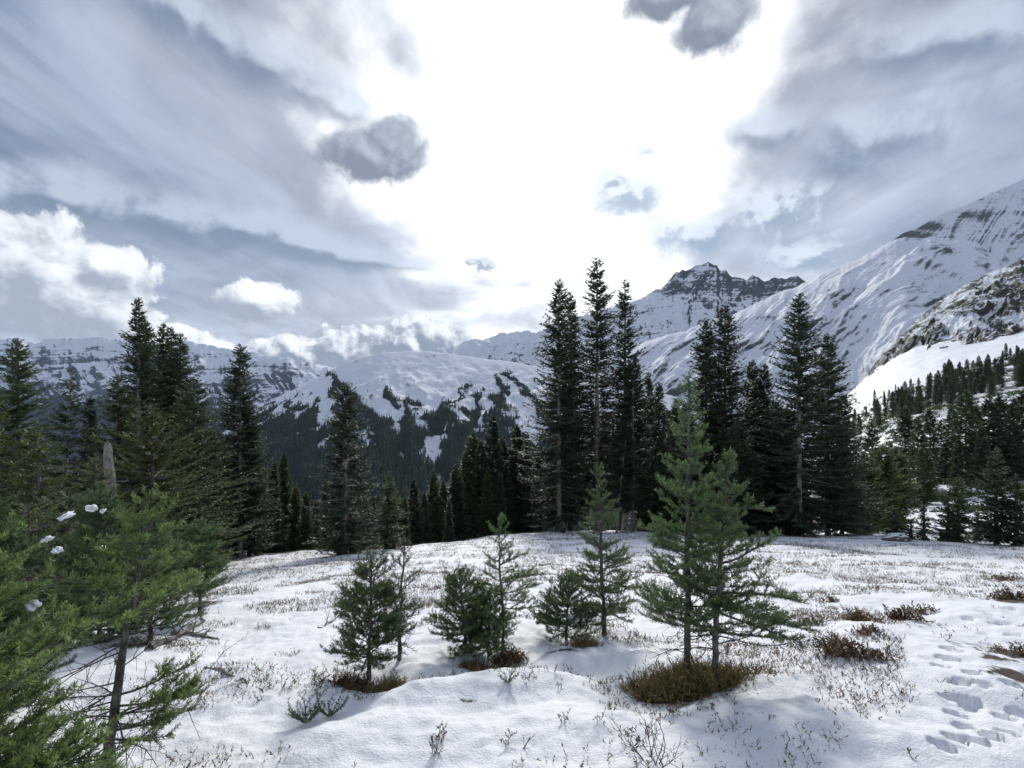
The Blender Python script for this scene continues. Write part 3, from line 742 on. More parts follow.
# ------------------------------------------------------------------ grown conifers standing round the meadow
G_L = 'tall conifers at the left of the meadow'; G_C = 'tall conifers at the far edge of the meadow'; G_R = 'tall conifers right of the centre'
HEROES = [
 # px, Y, top row, half width, label, group, extras
 (18, 19, 336, 40, 'dark spire conifer standing against the far ridge, leftmost tall tree', G_L, dict(mat='needle_mid', seed=11)),
 (60, 15, 366, 34, 'ragged thin conifer with a bare grey trunk and broken top, right of the leftmost spire', G_L, dict(mat='needle_mid', bark='bark_pale', seed=12, sparse=.45, lean=(.35, 0), bare=.35)),
 (139, 18, 295, 42, 'tallest conifer of the left clump, its double-tipped spire highest above the blue ridge', G_L, dict(mat='needle_dark', seed=13, pexp=.95, clear=[(.3, .7)], bark='bark_pale')),
 (146, 18.6, 318, 30, 'slender conifer pressed against the right side of the tallest left spire', G_L, dict(seed=14)),
 (163, 20, 320, 34, 'first of three slim spires just right of the tallest left tree', G_L, dict(seed=15, pexp=.95)),
 (171, 21, 324, 34, 'middle one of three slim spires just right of the tallest left tree', G_L, dict(seed=16, pexp=.95)),
 (180, 20, 331, 40, 'last of three slim spires just right of the tallest left tree, skirts spreading low', G_L, dict(seed=17, pexp=.9)),
 (194, 17, 376, 46, 'broad dark conifer whose right skirt slopes down to the open snow', G_L, dict(mat='needle_mid', seed=18, pexp=.85)),
 (152, 12.5, 403, 58, 'bushy lighter green conifer in front of the left spires', G_L, dict(mat='needle_olive', seed=19, pexp=.7)),
 (118, 14, 372, 44, 'dark conifer filling the gap left of the tallest left spire', G_L, dict(mat='needle_mid', seed=20)),
 (90, 20, 395, 22, 'small dark twin-topped conifer below the ridge between the left trees', G_L, dict(seed=21)),
 (96, 10, 452, 34, 'short olive conifer beside the grey broken snag', G_L, dict(mat='needle_olive', seed=22)),
 (38, 11, 420, 46, 'mid-height olive conifer at the left, below the ragged bare-trunked tree', G_L, dict(mat='needle_olive', seed=23, sparse=.15)),
 (-6, 11, 385, 44, 'conifer cut by the left edge of the picture, olive green boughs', G_L, dict(mat='needle_olive', seed=24)),
 (70, 8.5, 486, 46, 'low bushy conifer behind the near left boughs, snow lumps on it', G_L, dict(mat='needle_mid', seed=25, pexp=.6, leaf=.075)),
 (28, 7.5, 500, 50, 'low bushy conifer at the far left behind the bright near boughs', G_L, dict(mat='needle_olive', seed=26, pexp=.6, leaf=.07)),
 (240, 22, 342, 28, 'lone narrow conifer at the left end of the snow edge, bare trunk showing low', G_L, dict(seed=27, pexp=.7, start=.1, clear=[(.05, .5)], bark='bark_pale')),
 (249, 22.5, 400, 22, 'shorter conifer close behind the lone narrow one on the left', G_L, dict(seed=28)),
 (346, 19.5, 379, 29, 'conifer with a pale bare trunk strip standing alone left of the valley gap', G_C, dict(seed=29, bark='bark_pale', pexp=.62, start=.03, clear=[(.22, .56)])),
 (389, 20.5, 470, 15, 'small narrow conifer just right of the pale-trunked lone conifer', G_C, dict(seed=30, mat='needle_mid')),
 (559, 33, 276, 40, 'leftmost tall spire of the central clump, skirts sweeping left to the snow', G_C, dict(seed=31, pexp=.85, start=.05, bark='bark_pale', clear=[(.05, .27)])),
 (571, 35, 290, 32, 'slim spire tucked behind the leftmost tall one of the central clump', G_C, dict(seed=32, pexp=.9)),
 (597, 34, 256, 35, 'tallest conifer of the central clump, pale straight trunk showing', G_C, dict(seed=33, pexp=.72, bark='bark_pale', start=.10, clear=[(.1, .6)])),
 (625, 35, 278, 30, 'tall sparse spire right of the tallest central conifer', G_C, dict(seed=34, pexp=.8, sparse=.18, bark='bark_pale', start=.1, clear=[(.1, .45)])),
 (633, 33, 352, 26, 'half-height conifer with a pale trunk against the right side of the central clump', G_C, dict(seed=35, bark='bark_pale', start=.14, clear=[(.1, .8)])),
 (617, 32, 420, 24, 'leaning pale-trunked conifer low between the central spires', G_C, dict(seed=36, bark='bark_pale', lean=(.7, 0), start=.25, clear=[(.2, .8)])),
 (648, 37, 371, 18, 'thin conifer at the right of the central clump', G_C, dict(seed=37)),
 (659, 38, 382, 18, 'last thin conifer at the right end of the central clump', G_C, dict(seed=38)),
 (706, 31, 317, 32, 'left one of the paired spires rising behind the young firs', G_R, dict(seed=39, pexp=.75)),
 (725, 30, 302, 34, 'right, taller one of the paired spires rising behind the young firs', G_R, dict(seed=40, pexp=.72)),
 (752, 32, 358, 24, 'left one of two shorter twin conifers between the paired spires and the big right tree', G_R, dict(seed=41)),
 (764, 31, 362, 26, 'right one of two shorter twin conifers beside the big right tree', G_R, dict(seed=42)),
 (799, 27, 290, 46, 'biggest conifer of the right clump, wide dark cone', G_R, dict(seed=43, pexp=.85, start=.04, clear=[(.12, .42)], bark='bark_pale')),
 (828, 28, 332, 34, 'narrow conifer on the right shoulder of the biggest right tree', G_R, dict(seed=44, pexp=.75)),
 (842, 29, 392, 26, 'low conifer at the right end of the right clump', G_R, dict(seed=45)),
 (778, 29, 400, 34, 'low dark conifer filling the base left of the biggest right tree', G_R, dict(seed=46, start=.02)),
 (738, 28, 420, 30, 'low dark conifer below the twin conifers of the right clump', G_R, dict(seed=47, start=.02)),
 (686, 34, 402, 22, 'low conifer in the gap behind the top of the big young fir', G_R, dict(seed=48)),
 # small trees on the snow at the right
 (894, 23.5, 511, 9, 'tiny conifer alone on the snow right of the big clump', 'small conifers on the right snow', dict(seed=49, mat='needle_mid', leaf=.14)),
 (924, 23, 505, 8, 'small thin conifer left of the snow boulder', 'small conifers on the right snow', dict(seed=50, mat='needle_mid', leaf=.14)),
 (911, 23.6, 520, 7, 'tiniest conifer shoot between two small ones on the right snow', 'small conifers on the right snow', dict(seed=54, mat='needle_mid', leaf=.12)),
 (948, 21.5, 494, 13, 'small conifer leaning on the taller one beside it, right snow', 'small conifers on the right snow', dict(seed=51, mat='needle_mid', leaf=.15)),
 (958, 21, 474, 15, 'knee-skirted conifer, tallest of the small cluster right of the boulder', 'small conifers on the right snow', dict(seed=52, mat='needle_mid', leaf=.16)),
 (996, 19.5, 446, 20, 'dark narrow conifer near the right edge on the snow', 'small conifers on the right snow', dict(seed=53, mat='needle_dark', leaf=.17)),
 (1016, 19, 474, 20, 'conifer cut by the right edge, beside the dark narrow one', 'small conifers on the right snow', dict(seed=55, mat='needle_dark', leaf=.17)),
 (978, 22, 510, 9, 'short conifer shoot left of the dark narrow one at the right edge', 'small conifers on the right snow', dict(seed=56, mat='needle_mid', leaf=.14)),
 (882, 36, 444, 20, 'light green young conifer right behind the end of the big right clump', 'light conifers behind the right clump', dict(seed=57, mat='needle_olive', pexp=.6)),
 (896, 38, 446, 18, 'light green bushy conifer in front of the dark row on the right', 'light conifers behind the right clump', dict(seed=58, mat='needle_olive', pexp=.6)),
 (863, 33, 452, 20, 'light green conifer touching the right clump', 'light conifers behind the right clump', dict(seed=59, mat='needle_olive', pexp=.6)),
 (856, 31, 480, 16, 'low green conifer at the foot of the right clump', 'light conifers behind the right clump', dict(seed=60, mat='needle_mid', pexp=.6)),
]
for px, Y, top, hw, lab, grp, kw in HEROES:
    hw *= 1.22 if px < 262 else 1.12
    put_conifer('conifer', px, Y, top, hw, lab, group=grp, **kw)

# ------------------------------------------------------------------ repeated trees: a few built once, then copied
PROTO = {}
def proto(key, mat, bark='bark', leaf=.34, **kw):
    cr, tk = conifer(10, kw.pop('R', 1.25), kw.pop('seed', 1), leaf=leaf, **kw)
    t = mesh_np('trunk', *tk, M[bark], smooth=True, link=False); c = mesh_np('crown', *cr, M[mat], link=False)
    PROTO[key] = (t.data, c.data); bpy.data.objects.remove(t); bpy.data.objects.remove(c)

def plant(key, x, y, z, H, wide, label, group, name='conifer', cat='tree', rz=None):
    t = thing(name, label, cat, (x, y, z), group)
    s = H/10; t.scale = (s*wide, s*wide, s); t.rotation_euler = (0, 0, random.random()*6.28 if rz is None else rz)
    for nm, me in zip(('trunk', 'crown'), PROTO[key]):
        o = bpy.data.objects.new(nm, me); COL.objects.link(o); o.parent = t
    return t
for i in range(5): proto('edge%d' % i, ('needle_dark', 'needle_dark', 'needle_mid', 'needle_dark', 'needle_olive')[i], ('bark', 'bark_pale', 'bark', 'bark', 'bark')[i], .36, seed=70+i, R=(1.25, 1.1, 1.35, 1.0, 1.5)[i], start=.08, dead=6)
for i in range(4): proto('far%d' % i, ('needle_dark', 'needle_dark', 'needle_mid', 'needle_dark')[i], 'bark', .52, seed=80+i, R=(1.5, 1.3, 1.7, 1.2)[i], start=.02, dead=0, wh=.27, nper=9, samp=.5)

def at(px, Y): x = (px-CX)/F*Y; return x, Y, gz(x, Y)
rng = np.random.default_rng(8)
# rank of trees along and just beyond the edge of the meadow, between the lone left tree and the central clump
EDGE_T = [(262, 26, 470), (274, 25, 462), (284, 27, 452), (296, 26, 486), (306, 25, 492), (316, 26, 500), (326, 28, 478), (334, 27, 490), (362, 25, 470), (372, 26, 492), (398, 26, 490), (405, 26, 497), (414, 28, 478),
          (424, 29, 492), (434, 30, 470), (443, 31, 480), (456, 31, 464), (466, 34, 450), (473, 34, 432), (481, 33, 440), (493, 33, 414), (503, 34, 436), (510, 36, 446), (517, 36, 424), (527, 37, 440), (538, 38, 452),
          (487, 31, 470), (449, 27, 500), (500, 31, 474), (528, 34, 480), (222, 24, 440), (230, 24, 462), (212, 22, 430), (640, 40, 420), (668, 40, 410), (676, 42, 398), (692, 40, 430), (655, 40, 440)]
for i, (px, Y, top) in enumerate(EDGE_T):
    x, y, z = at(px, Y); H = (HZ-top)/F*Y-z+.4
    left = px < 340
    plant('edge%d' % (4 if i % 7 == 3 else i % 4), x, y, z-.4, H, .8+.35*random.random(),
          'dark conifer in the rank at the valley edge between two lone conifers' if px < 345 else
          'small dark conifer in the rank at the valley edge left of the central clump' if px < 545 else 'dark conifer just past the meadow edge between the central and right clumps',
          'conifers ranked along the valley edge' if px < 545 else 'conifers in the gap right of the central clump')
# trees just below the brow, seen over it as tips
for i in range(24):
    px = (410+rng.random()*130) if i % 3 else (262+rng.random()*70); Y = 40+rng.random()*55; x, y, z = at(px, Y)
    top = 474+rng.random()*40-(px > 440)*14
    H = (HZ-top)/F*Y-z
    plant('far%d' % (i % 4), x, y, z-.3, H, .7+.3*random.random(), 'conifer rising from below the brow, its top seen against the wooded valley', 'conifers below the brow of the meadow')
# row of conifers behind the snowy gully at the right
ROW = [(872, 78, 419), (905, 86, 404), (918, 80, 414), (930, 84, 406), (941, 90, 418), (952, 92, 404), (966, 88, 388), (976, 92, 402), (989, 88, 394), (999, 90, 391), (1007, 94, 402), (1014, 86, 394), (1022, 90, 388), (1034, 88, 380),
       (890, 84, 440), (958, 82, 436), (982, 82, 424), (1045, 90, 376), (924, 72, 440)]
for i, (px, Y, top) in enumerate(ROW):
    x, y, z = at(px, Y); H = (HZ-top)/F*Y-z
    plant('far%d' % (i % 4), x, y, z-.3, H, .95+.35*random.random()*.6, 'dark conifer in the dense row behind the snowy gully at the right', 'row of conifers behind the right gully')
# forest band climbing the right hillside
n = 0; used = []
while n < 165:
    px = 842+rng.random()*215; Y = rng.uniform(170, 430)
    x, y, z = at(px, Y); row = HZ-F*z/Y
    lo_ = 438-(px-860)*.31; 
    if row > lo_ or row < 352+(1024-px)*.30-6: continue
    if pnoise(np.array([x/32]), np.array([y/32]), 77)[0] < -.38 and rng.random() < .8: continue
    plant('far%d' % (n % 4), x, y, z-.4, 7.5+7.5*rng.random(), .8+.5*random.random(), 'conifer in the forest band climbing the right hillside below the white slope', 'forest band on the right hillside')
    n += 1

# ------------------------------------------------------------------ far-off woods as one mass
def far_woods():
    rng = np.random.default_rng(31)
    c = MID; W = c['wood']; nt, ns = W.shape
    # candidates on the patch, density by area and the wood mask
    N = 90000
    a = rng.random(N)*(ns-1.01); b = rng.random(N)*(259-1.01)
    i = b.astype(int); j = a.astype(int); fi = (b-i); fj = (a-j)
    def bl(q): return q[i, j]*(1-fi)*(1-fj)+q[i+1, j]*fi*(1-fj)+q[i, j+1]*(1-fi)*fj+q[i+1, j+1]*fi*fj
    x, y, z, w, px, row = bl(c['x']), bl(c['y']), bl(c['z']), bl(W), bl(c['px']), bl(c['row'])
    keep = (px > 150) & (px < 900) & (row < 566) & (rng.random(N) < np.clip((w-.34)*1.8, .010*(row > 380), 1)) & (row > 360)
    x, y, z, w = x[keep], y[keep], z[keep], w[keep]
    H = (11+15*rng.random(len(x)))*np.clip(.5+w*.6, .45, 1.1)*np.clip(1.25-(y-1100)/3200, .6, 1.2)
    # the valley floor and the slope below the brow
    N2 = 5200
    Y2 = np.exp(rng.uniform(math.log(75), math.log(1100), N2)); p2 = rng.uniform(150, 800, N2); x2 = (p2-CX)/F*Y2; z2 = ground_z(x2, Y2)
    x = np.concatenate([x, x2]); y = np.concatenate([y, Y2]); z = np.concatenate([z, z2]); H = np.concatenate([H, 12+13*rng.random(N2)])
    n = len(x); k = 6; tiers = 3
    V, Fc = [], []
    ang = rng.random(n)[:, None]*6.28+np.arange(k)[None]*2*np.pi/k
    off = 0
    for t in range(tiers):
        zb = (.05+.27*t); zt = (.48, .76, 1.0)[t]; rb = (.155, .115, .07)[t]
        jit = .65+.7*rng.random((n, k))
        r = H[:, None]*rb*jit
        ring = np.stack([x[:, None]+np.cos(ang+t*.5)*r, y[:, None]+np.sin(ang+t*.5)*r, z[:, None]+H[:, None]*(zb+.05*(rng.random((n, k))-.5))], -1)
        apex = np.stack([x, y, z+H*zt], -1)[:, None]
        V.append(np.concatenate([ring, apex], 1).reshape(-1, 3))
        b = np.arange(n)[:, None]*(k+1)+off; q = np.arange(k)[None]
        Fc.append(np.stack(np.broadcast_arrays(b+q, b+(q+1) % k, b+k), -1).reshape(-1, 3)); off += n*(k+1)
    o = mesh_np('far_woods', np.concatenate(V), np.concatenate(Fc), M['woods'])
    tag(o, 'dense dark conifer woods filling the valley and creeping up the snowy dome', 'woods', kind='stuff')
def woods_mat():
    m, g = material('woods'); p = pos(g); n = g.noise(p, .03, 4, .6); n2 = g.noise(p, .25, 2, .5)
    finish(g, g.mix(g.m('ADD', g.m('MULTIPLY', n, .6), g.m('MULTIPLY', n2, .4)), (.012, .028, .026), (.060, .090, .060)), .7, .15); return m
M['woods'] = woods_mat()
far_woods()
# low brush and saplings of the hillside too small to count
def hillside_brush():
    rng = np.random.default_rng(5); N = 8200
    px = rng.uniform(838, 1075, N); Y = np.exp(rng.uniform(math.log(52), math.log(460), N)); x = (px-CX)/F*Y; z = ground_z(x, Y)
    m = fbm(x/9, Y/9, 3, 19)+.5*fbm(x/60, Y/60, 2, 29)
    keep = np.where(Y < 150, m > .42, (m > .12) & (Y > 185)); x, Y, z = x[keep], Y[keep], z[keep]; n = len(x)
    k = 26; S = np.clip(.35+.9*rng.random(n)+.004*Y, .3, 2.4)
    d = unit(rng.normal(0, 1, (n, k, 3))+np.array([0, 0, .9])); b = np.stack([x, Y, z-.05], -1)[:, None]+d*np.array([.35, .35, .1])*S[:, None, None]
    V, Fc = kites(b.reshape(-1, 3), d.reshape(-1, 3), unit(rng.normal(0, 1, (n*k, 3))), np.repeat(S, k)*(.5+.6*rng.random(n*k)), np.repeat(S, k)*.22)
    o = mesh_np('hillside_brush', V, Fc, M['needle_mid']); tag(o, 'low olive brush poking through the snow of the right hillside', 'brush', kind='stuff')
hillside_brush()

# ------------------------------------------------------------------ young firs in the foreground
YG = 'young firs on the snow in the foreground'
def row_z(row, Y): return (HZ-row)/F*Y

b = hit(687, 682)
def ex_pair(f, at_): pass
young_fir('young_fir', 'tallest young fir in the foreground, left stem of the pair on the grassy mound', b, row_z(388, b[1]), .42, 101, dx=.02, start=.19, r0=.034, pexp=.85, whorl=.125, nper=7, dead=18, group=YG, low=-.06)
b = hit(714, 684)
def ex_right(f, at_):
    for (t, d, L) in [(.36, (1, -.25, -.25), .66), (.42, (1, .2, -.05), .62), (.33, (.9, -.6, -.2), .55), (.55, (1, .1, .18), .50), (.24, (1, -.1, -.12), .60), (.80, (1, -.1, .12), .34)]:
        f.bough(at_(t), d, L, .042, .38, -.05, .35, .010)
    for (t, d, L) in [(.22, (1, -.5, -.1), .62), (.18, (1, .2, 0), .55), (.26, (-.9, -.5, .1), .5), (.16, (-1, 0, .2), .5)]:
        f.twigs(at_(t), d, L, 8, .006)
young_fir('young_fir', 'shorter young fir, right stem of the grassy-mound pair, long boughs rightward', b, row_z(465, b[1]), .38, 102, dx=.10, start=.27, r0=.030, pexp=.72, whorl=.12, nper=7, dead=12, extra=ex_right, group=YG)
b = hit(604, 634)
young_fir('young_fir', 'slim young fir standing left of the tall pair', b, row_z(474, b[1]), .40, 103, dx=-.06, start=.12, r0=.03, pexp=.80, whorl=.12, nper=7, dead=12, group=YG)
b = hit(566, 640)
young_fir('young_fir', 'low bushy young fir at the left foot of the slim one', b, row_z(584, b[1]), .34, 104, dx=.02, start=.08, r0=.016, pexp=.4, whorl=.06, nper=7, dead=8, group=YG)
b = hit(503, 648)
def ex_open(f, at_):
    for (t, d, L) in [(.55, (1, -.1, .12), .42), (.5, (-1, .1, .1), .34), (.68, (.9, .4, .2), .3), (.44, (1, .3, .1), .38)]: f.bough(at_(t), d, L, .042, .36, .1, .25, .006)
young_fir('young_fir', 'open-branched young fir with a thin tiered top, second clump from the left', b, row_z(525, b[1]), .30, 105, dx=-.04, start=.22, r0=.018, pexp=.7, whorl=.12, nper=5, dead=14, extra=ex_open, group=YG)
b = hit(466, 652)
young_fir('young_fir', 'round bushy young fir in front of the open-branched one', b, row_z(578, b[1]), .31, 106, dx=-.06, start=.16, r0=.018, pexp=.42, whorl=.058, nper=7, dead=12, group=YG)
b = hit(488, 656)
young_fir('young_fir', 'small leafy green fir bush hugging the right of the round one', b, row_z(602, b[1]), .27, 115, dx=.02, start=.12, r0=.014, pexp=.35, whorl=.05, nper=7, dead=8, group=YG)
b = hit(369, 678)
def ex_low(f, at_):
    f.bough(at_(.20), (-1, -.25, .12), .36, .042, .40, .2, .2, .007); f.bough(at_(.30), (-1, .1, .25), .30, .042, .4, .2, .2, .006)
young_fir('young_fir', 'dense dark young fir, leftmost of the clumps on the open snow', b, row_z(561, b[1]), .33, 107, dx=.02, start=.16, r0=.022, pexp=.42, whorl=.062, nper=7, dead=14, extra=ex_low, group=YG, mat='needle_young')
b = hit(398, 660)
young_fir('young_fir', 'sparse browning young fir behind the dense dark one', b, row_z(547, b[1]), .24, 108, mat='needle_drab', dx=.06, start=.3, r0=.02, pexp=.5, whorl=.13, nper=5, dead=22, group=YG, dens=260)
# little fir sprigs coming straight out of the snow
for px, py, h, lab in [(306, 722, .17, 'fir sprig lying low on the snow left of the dense dark fir'), (508, 682, .07, 'tiny green fir sprig on the snow mound below the open-branched fir'), (330, 716, .13, 'short fir sprig between the low sprig and the dense dark fir')]:
    x, y, z = hit(px, py); f = Fir(int(px)); 
    for a in range(6): f.bough((0, 0, -.01), (math.cos(a*1.05), math.sin(a*1.05), .9), h*(.7+.5*f.rng.random()), .03, .5, .2, .2, .004)
    t = thing('fir_sprig', lab, 'sprig', (x, y, z), 'fir sprigs on the snow'); mesh_np('stem', *f.woodmesh(), M['twig'], t); nv = f.needles(); mesh_np('needles', *nv, M['needle_young'], t, attrs={'tip': f.tip})

# ---- the near firs at the left edge
b = hit(106, 776)
def ex_lean(f, at_):
    for (t, d, L) in [(.22, (1, .1, .25), .50), (.26, (1, -.1, .12), .52), (.17, (1, .35, .10), .42), (.30, (.9, .5, .15), .40), (.20, (.9, -.35, .15), .40), (.14, (1, .0, .05), .36)]:
        f.bough(at_(t), d, L, .036, .40, .15, .35, .008)
    for i in range(26):
        a = f.rng.random()*6.28; f.twigs(at_(.10+.5*f.rng.random()), (math.cos(a), math.sin(a), f.rng.normal(0, .25)), .25+.3*f.rng.random(), 8, .005)
x0, y0, z0 = b; T = (150-CX)/F*y0
young_fir('young_fir', 'leaning near fir at the left, grey bare lower trunk and a bright green head', b, row_z(508, y0), .27, 109, mat='needle_bright', dx=T-x0, start=.58, r0=.036, pexp=.42, whorl=.10, nper=6, dead=12, extra=ex_lean, low=.05, nw=.0046, group='near firs at the left edge')
def edge_fir(label, x, y, top, R, seed, mat, **kw):
    z = gz(x, y); return young_fir('young_fir', label, (x, y, z), row_z(top, y), R, seed, mat=mat, group='near firs at the left edge', **kw)
def ex_near(f, at_):
    for (t, dy, dz, L) in [(.56, .12, .0, 1.2), (.52, .3, .0, 1.22), (.50, .0, -.03, 1.1), (.44, .2, .0, 1.0), (.36, .1, .02, 1.0), (.28, -.05, .05, .95), (.22, .2, .08, .9), (.14, .1, .06, .95), (.08, .0, .1, .85), (.10, -.15, .1, .9), (.18, -.2, .04, .9)]:
        f.bough(at_(t), (1, dy, dz), L, .055, .34, .05, .15, .011)
edge_fir('nearest fir, bright yellow-green boughs reaching in from the left edge', -2.42, 1.78, 478, .90, 110, 'needle_bright', start=.06, r0=.05, pexp=.42, whorl=.11, nper=8, dead=30, tw=.055, tl=.36, nw=.0050, nl=.025, dens=560, low=-.05, extra=ex_near)
edge_fir('green fir bush behind the nearest bright boughs', -3.75, 3.6, 505, .62, 111, 'needle_young', start=.1, r0=.04, pexp=.5, whorl=.075, nper=7, dead=10, tw=.04, low=-.05)
b = hit(200, 616)
young_fir('young_fir', 'short fir with several bare grey stems beside the fallen branches', b, row_z(528, b[1]), .42, 112, mat='needle_mid' if False else 'needle_young', start=.30, r0=.03, pexp=.35, whorl=.075, nper=7, dead=16, group='near firs at the left edge')
b = hit(150, 640)
young_fir('young_fir', 'shaded fir bush just behind the leaning near fir', b, row_z(520, b[1]), .50, 113, mat='needle_young', start=.1, r0=.03, pexp=.5, whorl=.08, nper=7, dead=12, group='near firs at the left edge')
b = hit(100, 640)
young_fir('young_fir', 'dark fir bush carrying snow lumps behind the near left boughs', b, row_z(492, b[1]), .60, 114, mat='needle_young', start=.05, r0=.03, pexp=.5, whorl=.085, nper=7, dead=8, group='near firs at the left edge')

# ------------------------------------------------------------------ snag, fallen wood, rocks
def snag():
    Y = 11; x, y, z = at(113, Y); H = row_z(441, Y)-z
    P = [(0, 0, -.2), (.02, 0, H*.3), (-.04, .02, H*.6), (-.12, .02, H*.9), (-.14, .02, H)]
    q = np.linspace(0, 4, 14); P = np.stack([np.interp(q, range(5), [p[i] for p in P]) for i in range(3)], -1)
    rad = np.interp(q, [0, 3.4, 3.8, 4], [.13, .085, .06, .012])
    f = Fir(3)
    for t in (.3, .5, .62, .75): f.twigs((P[int(t*13)][0], 0, H*t), (random.uniform(-1, 1), -.3, .1), .4, 4, .014)
    t = thing('snag', 'grey broken-off dead trunk standing among the left conifers', 'dead tree', (x, y, z))
    mesh_np('trunk', *sweep(P, rad, 10, 4, .2), M['dead_wood'], t, smooth=True); mesh_np('dead_limb', *f.woodmesh(), M['dead_wood'], t)
snag()
def fallen(px, py, px2, py2, r, label, seed, n=8):
    a = np.array(hit(px, py)); b2 = np.array(hit(px2, py2)); f = Fir(seed); L = np.linalg.norm(b2-a)
    P = np.array([a+(b2-a)*q for q in np.linspace(0, 1, 8)])-a; P[:, 2] = [gz(*(a+p)[:2])-a[2]+r*.5 for p in P]
    P[1:-1] += f.rng.normal(0, L*.015, (6, 3))
    for i in range(n): f.twigs(P[f.rng.integers(1, 8)], f.rng.normal(0, 1, 3)+(b2-a)/L+np.array([0, 0, .4]), L*(.15+.2*f.rng.random()), 4, r*.35)
    t = thing('fallen_branch', label, 'branch', tuple(a), 'fallen branches on the snow'); mesh_np('stem', *f.woodmesh([sweep(P, np.linspace(r, r*.35, 8), 7, seed)]), M['dead_wood'], t, smooth=True)
fallen(150, 650, 205, 622, .035, 'pale fallen branch below the short many-stemmed fir', 1)
fallen(172, 634, 218, 640, .028, 'thinner fallen branch lying toward the open snow', 2)
fallen(150, 625, 190, 606, .04, 'thick fallen branch against the dark firs', 3)
fallen(232, 556, 252, 540, .05, 'bleached log at the left end of the meadow by the lone conifer', 4, 4)
fallen(205, 668, 262, 690, .012, 'long thin bare stick pointing to the open snow', 5, 10)
fallen(318, 628, 345, 612, .012, 'forked bare stick standing up from the meadow snow', 6, 8)
fallen(620, 532, 655, 524, .06, 'dark fallen limb under the central clump', 7, 10)

def rock(px, py, size, label, seed, cap=True):
    x, y, z = hit(px, py); rng = np.random.default_rng(seed)
    u = np.linspace(0, math.pi, 14); v = np.linspace(0, 2*math.pi, 20, endpoint=False); U, Vv = np.meshgrid(u, v, indexing='ij')
    d = np.stack([np.sin(U)*np.cos(Vv), np.sin(U)*np.sin(Vv), np.cos(U)], -1)
    n = 1+.28*fbm(d[..., 0]*1.7+seed, d[..., 1]*1.7+d[..., 2]*2.1, 3, seed); n = np.minimum(n, 1.1)
    P = d*n[..., None]*np.array(size)
    t = thing('boulder', label, 'rock', (x, y, z+size[2]*.25), 'boulders on the right snow')
    mesh_np('stone', P.reshape(-1, 3), grid_faces(14, 20, True)[:, ::-1], M['stone'], t, smooth=False)
    if cap:
        Q = P[:7]*np.array([.96, .96, 1.0])+np.array([0, .03, size[2]*.09]); mesh_np('snow_cap', Q.reshape(-1, 3), grid_faces(7, 20, True)[:, ::-1], M['snow'], t, smooth=True)
def stone_mat():
    m, g = material('stone'); p = pos(g); n = g.noise(p, 3, 6, .65)
    finish(g, g.mix(n, (.06, .055, .05), (.24, .22, .195)), .85, .2, bump=n, bdist=.08); return m
M['stone'] = stone_mat()
rock(897, 541, (.55, .35, .22), 'low flat grey rock on the snow right of the big clump', 5)
rock(951, 538, (.42, .35, .25), 'snow-capped boulder at the foot of the small conifer cluster', 6)
rng = np.random.default_rng(12)
for i, (px, py) in enumerate([(880, 520), (905, 505), (921, 500), (934, 512), (868, 512), (916, 490), (945, 497), (960, 505), (972, 494), (890, 497)]):
    s = .45+.5*rng.random(); rock(px, py, (s, s*.8, s*.6), 'dark boulder half buried in the snowy gully at the right', 20+i)

# snow lumps resting on the left firs
def lump(px, py, Y, s, label, seed):
    x = (px-CX)/F*Y; z = row_z(py, Y)-.02
    rng = np.random.default_rng(seed); u = np.linspace(0, math.pi, 22); v = np.linspace(0, 2*math.pi, 34, endpoint=False); U, Vv = np.meshgrid(u, v, indexing='ij')
    d = np.stack([np.sin(U)*np.cos(Vv), np.sin(U)*np.sin(Vv), np.cos(U)], -1); n = 1+.6*fbm(d[..., 0]*1.6+seed, d[..., 1]*1.6+d[..., 2], 4, seed)
    o = mesh_np('snow_clump', (d*n[..., None]*np.array(s)*.68).reshape(-1, 3), grid_faces(22, 34, True)[:, ::-1], M['snow'], smooth=True); o.location = (x, Y, z); o.rotation_euler = (0, R_(rng.uniform(-25, 25)), rng.random()*6)
    tag(o, label, 'snow', 'snow clumps caught on the left firs')
lump(92, 506, 5.2, (.075, .06, .045), 'roundest white snow lump on the dark fir bush at the left', 1)
lump(66, 514, 5.2, (.13, .06, .03), 'wide flat snow lump left of the roundest one', 2)
lump(103, 509, 5.2, (.035, .03, .025), 'small snow lump right of the roundest one', 3)
lump(47, 537, 4.6, (.06, .05, .03), 'upper snow lump among the bright near boughs', 4)
lump(57, 548, 4.6, (.055, .05, .03), 'snow lump just below the upper one on the near boughs', 5)
lump(102, 546, 5.0, (.05, .04, .025), 'lone snow lump on a twig right of the near boughs', 6)
lump(32, 601, 2.4, (.045, .035, .028), 'lowest snow lump, lying in the gap of the nearest boughs', 7)
lump(394, 563, hit(398, 660)[1], (.035, .03, .022), 'snow lump on the sparse browning fir', 9)
lump(569, 615, hit(566, 640)[1]-.05, (.06, .05, .035), 'snow lump on the low bushy fir beside the slim one', 10)

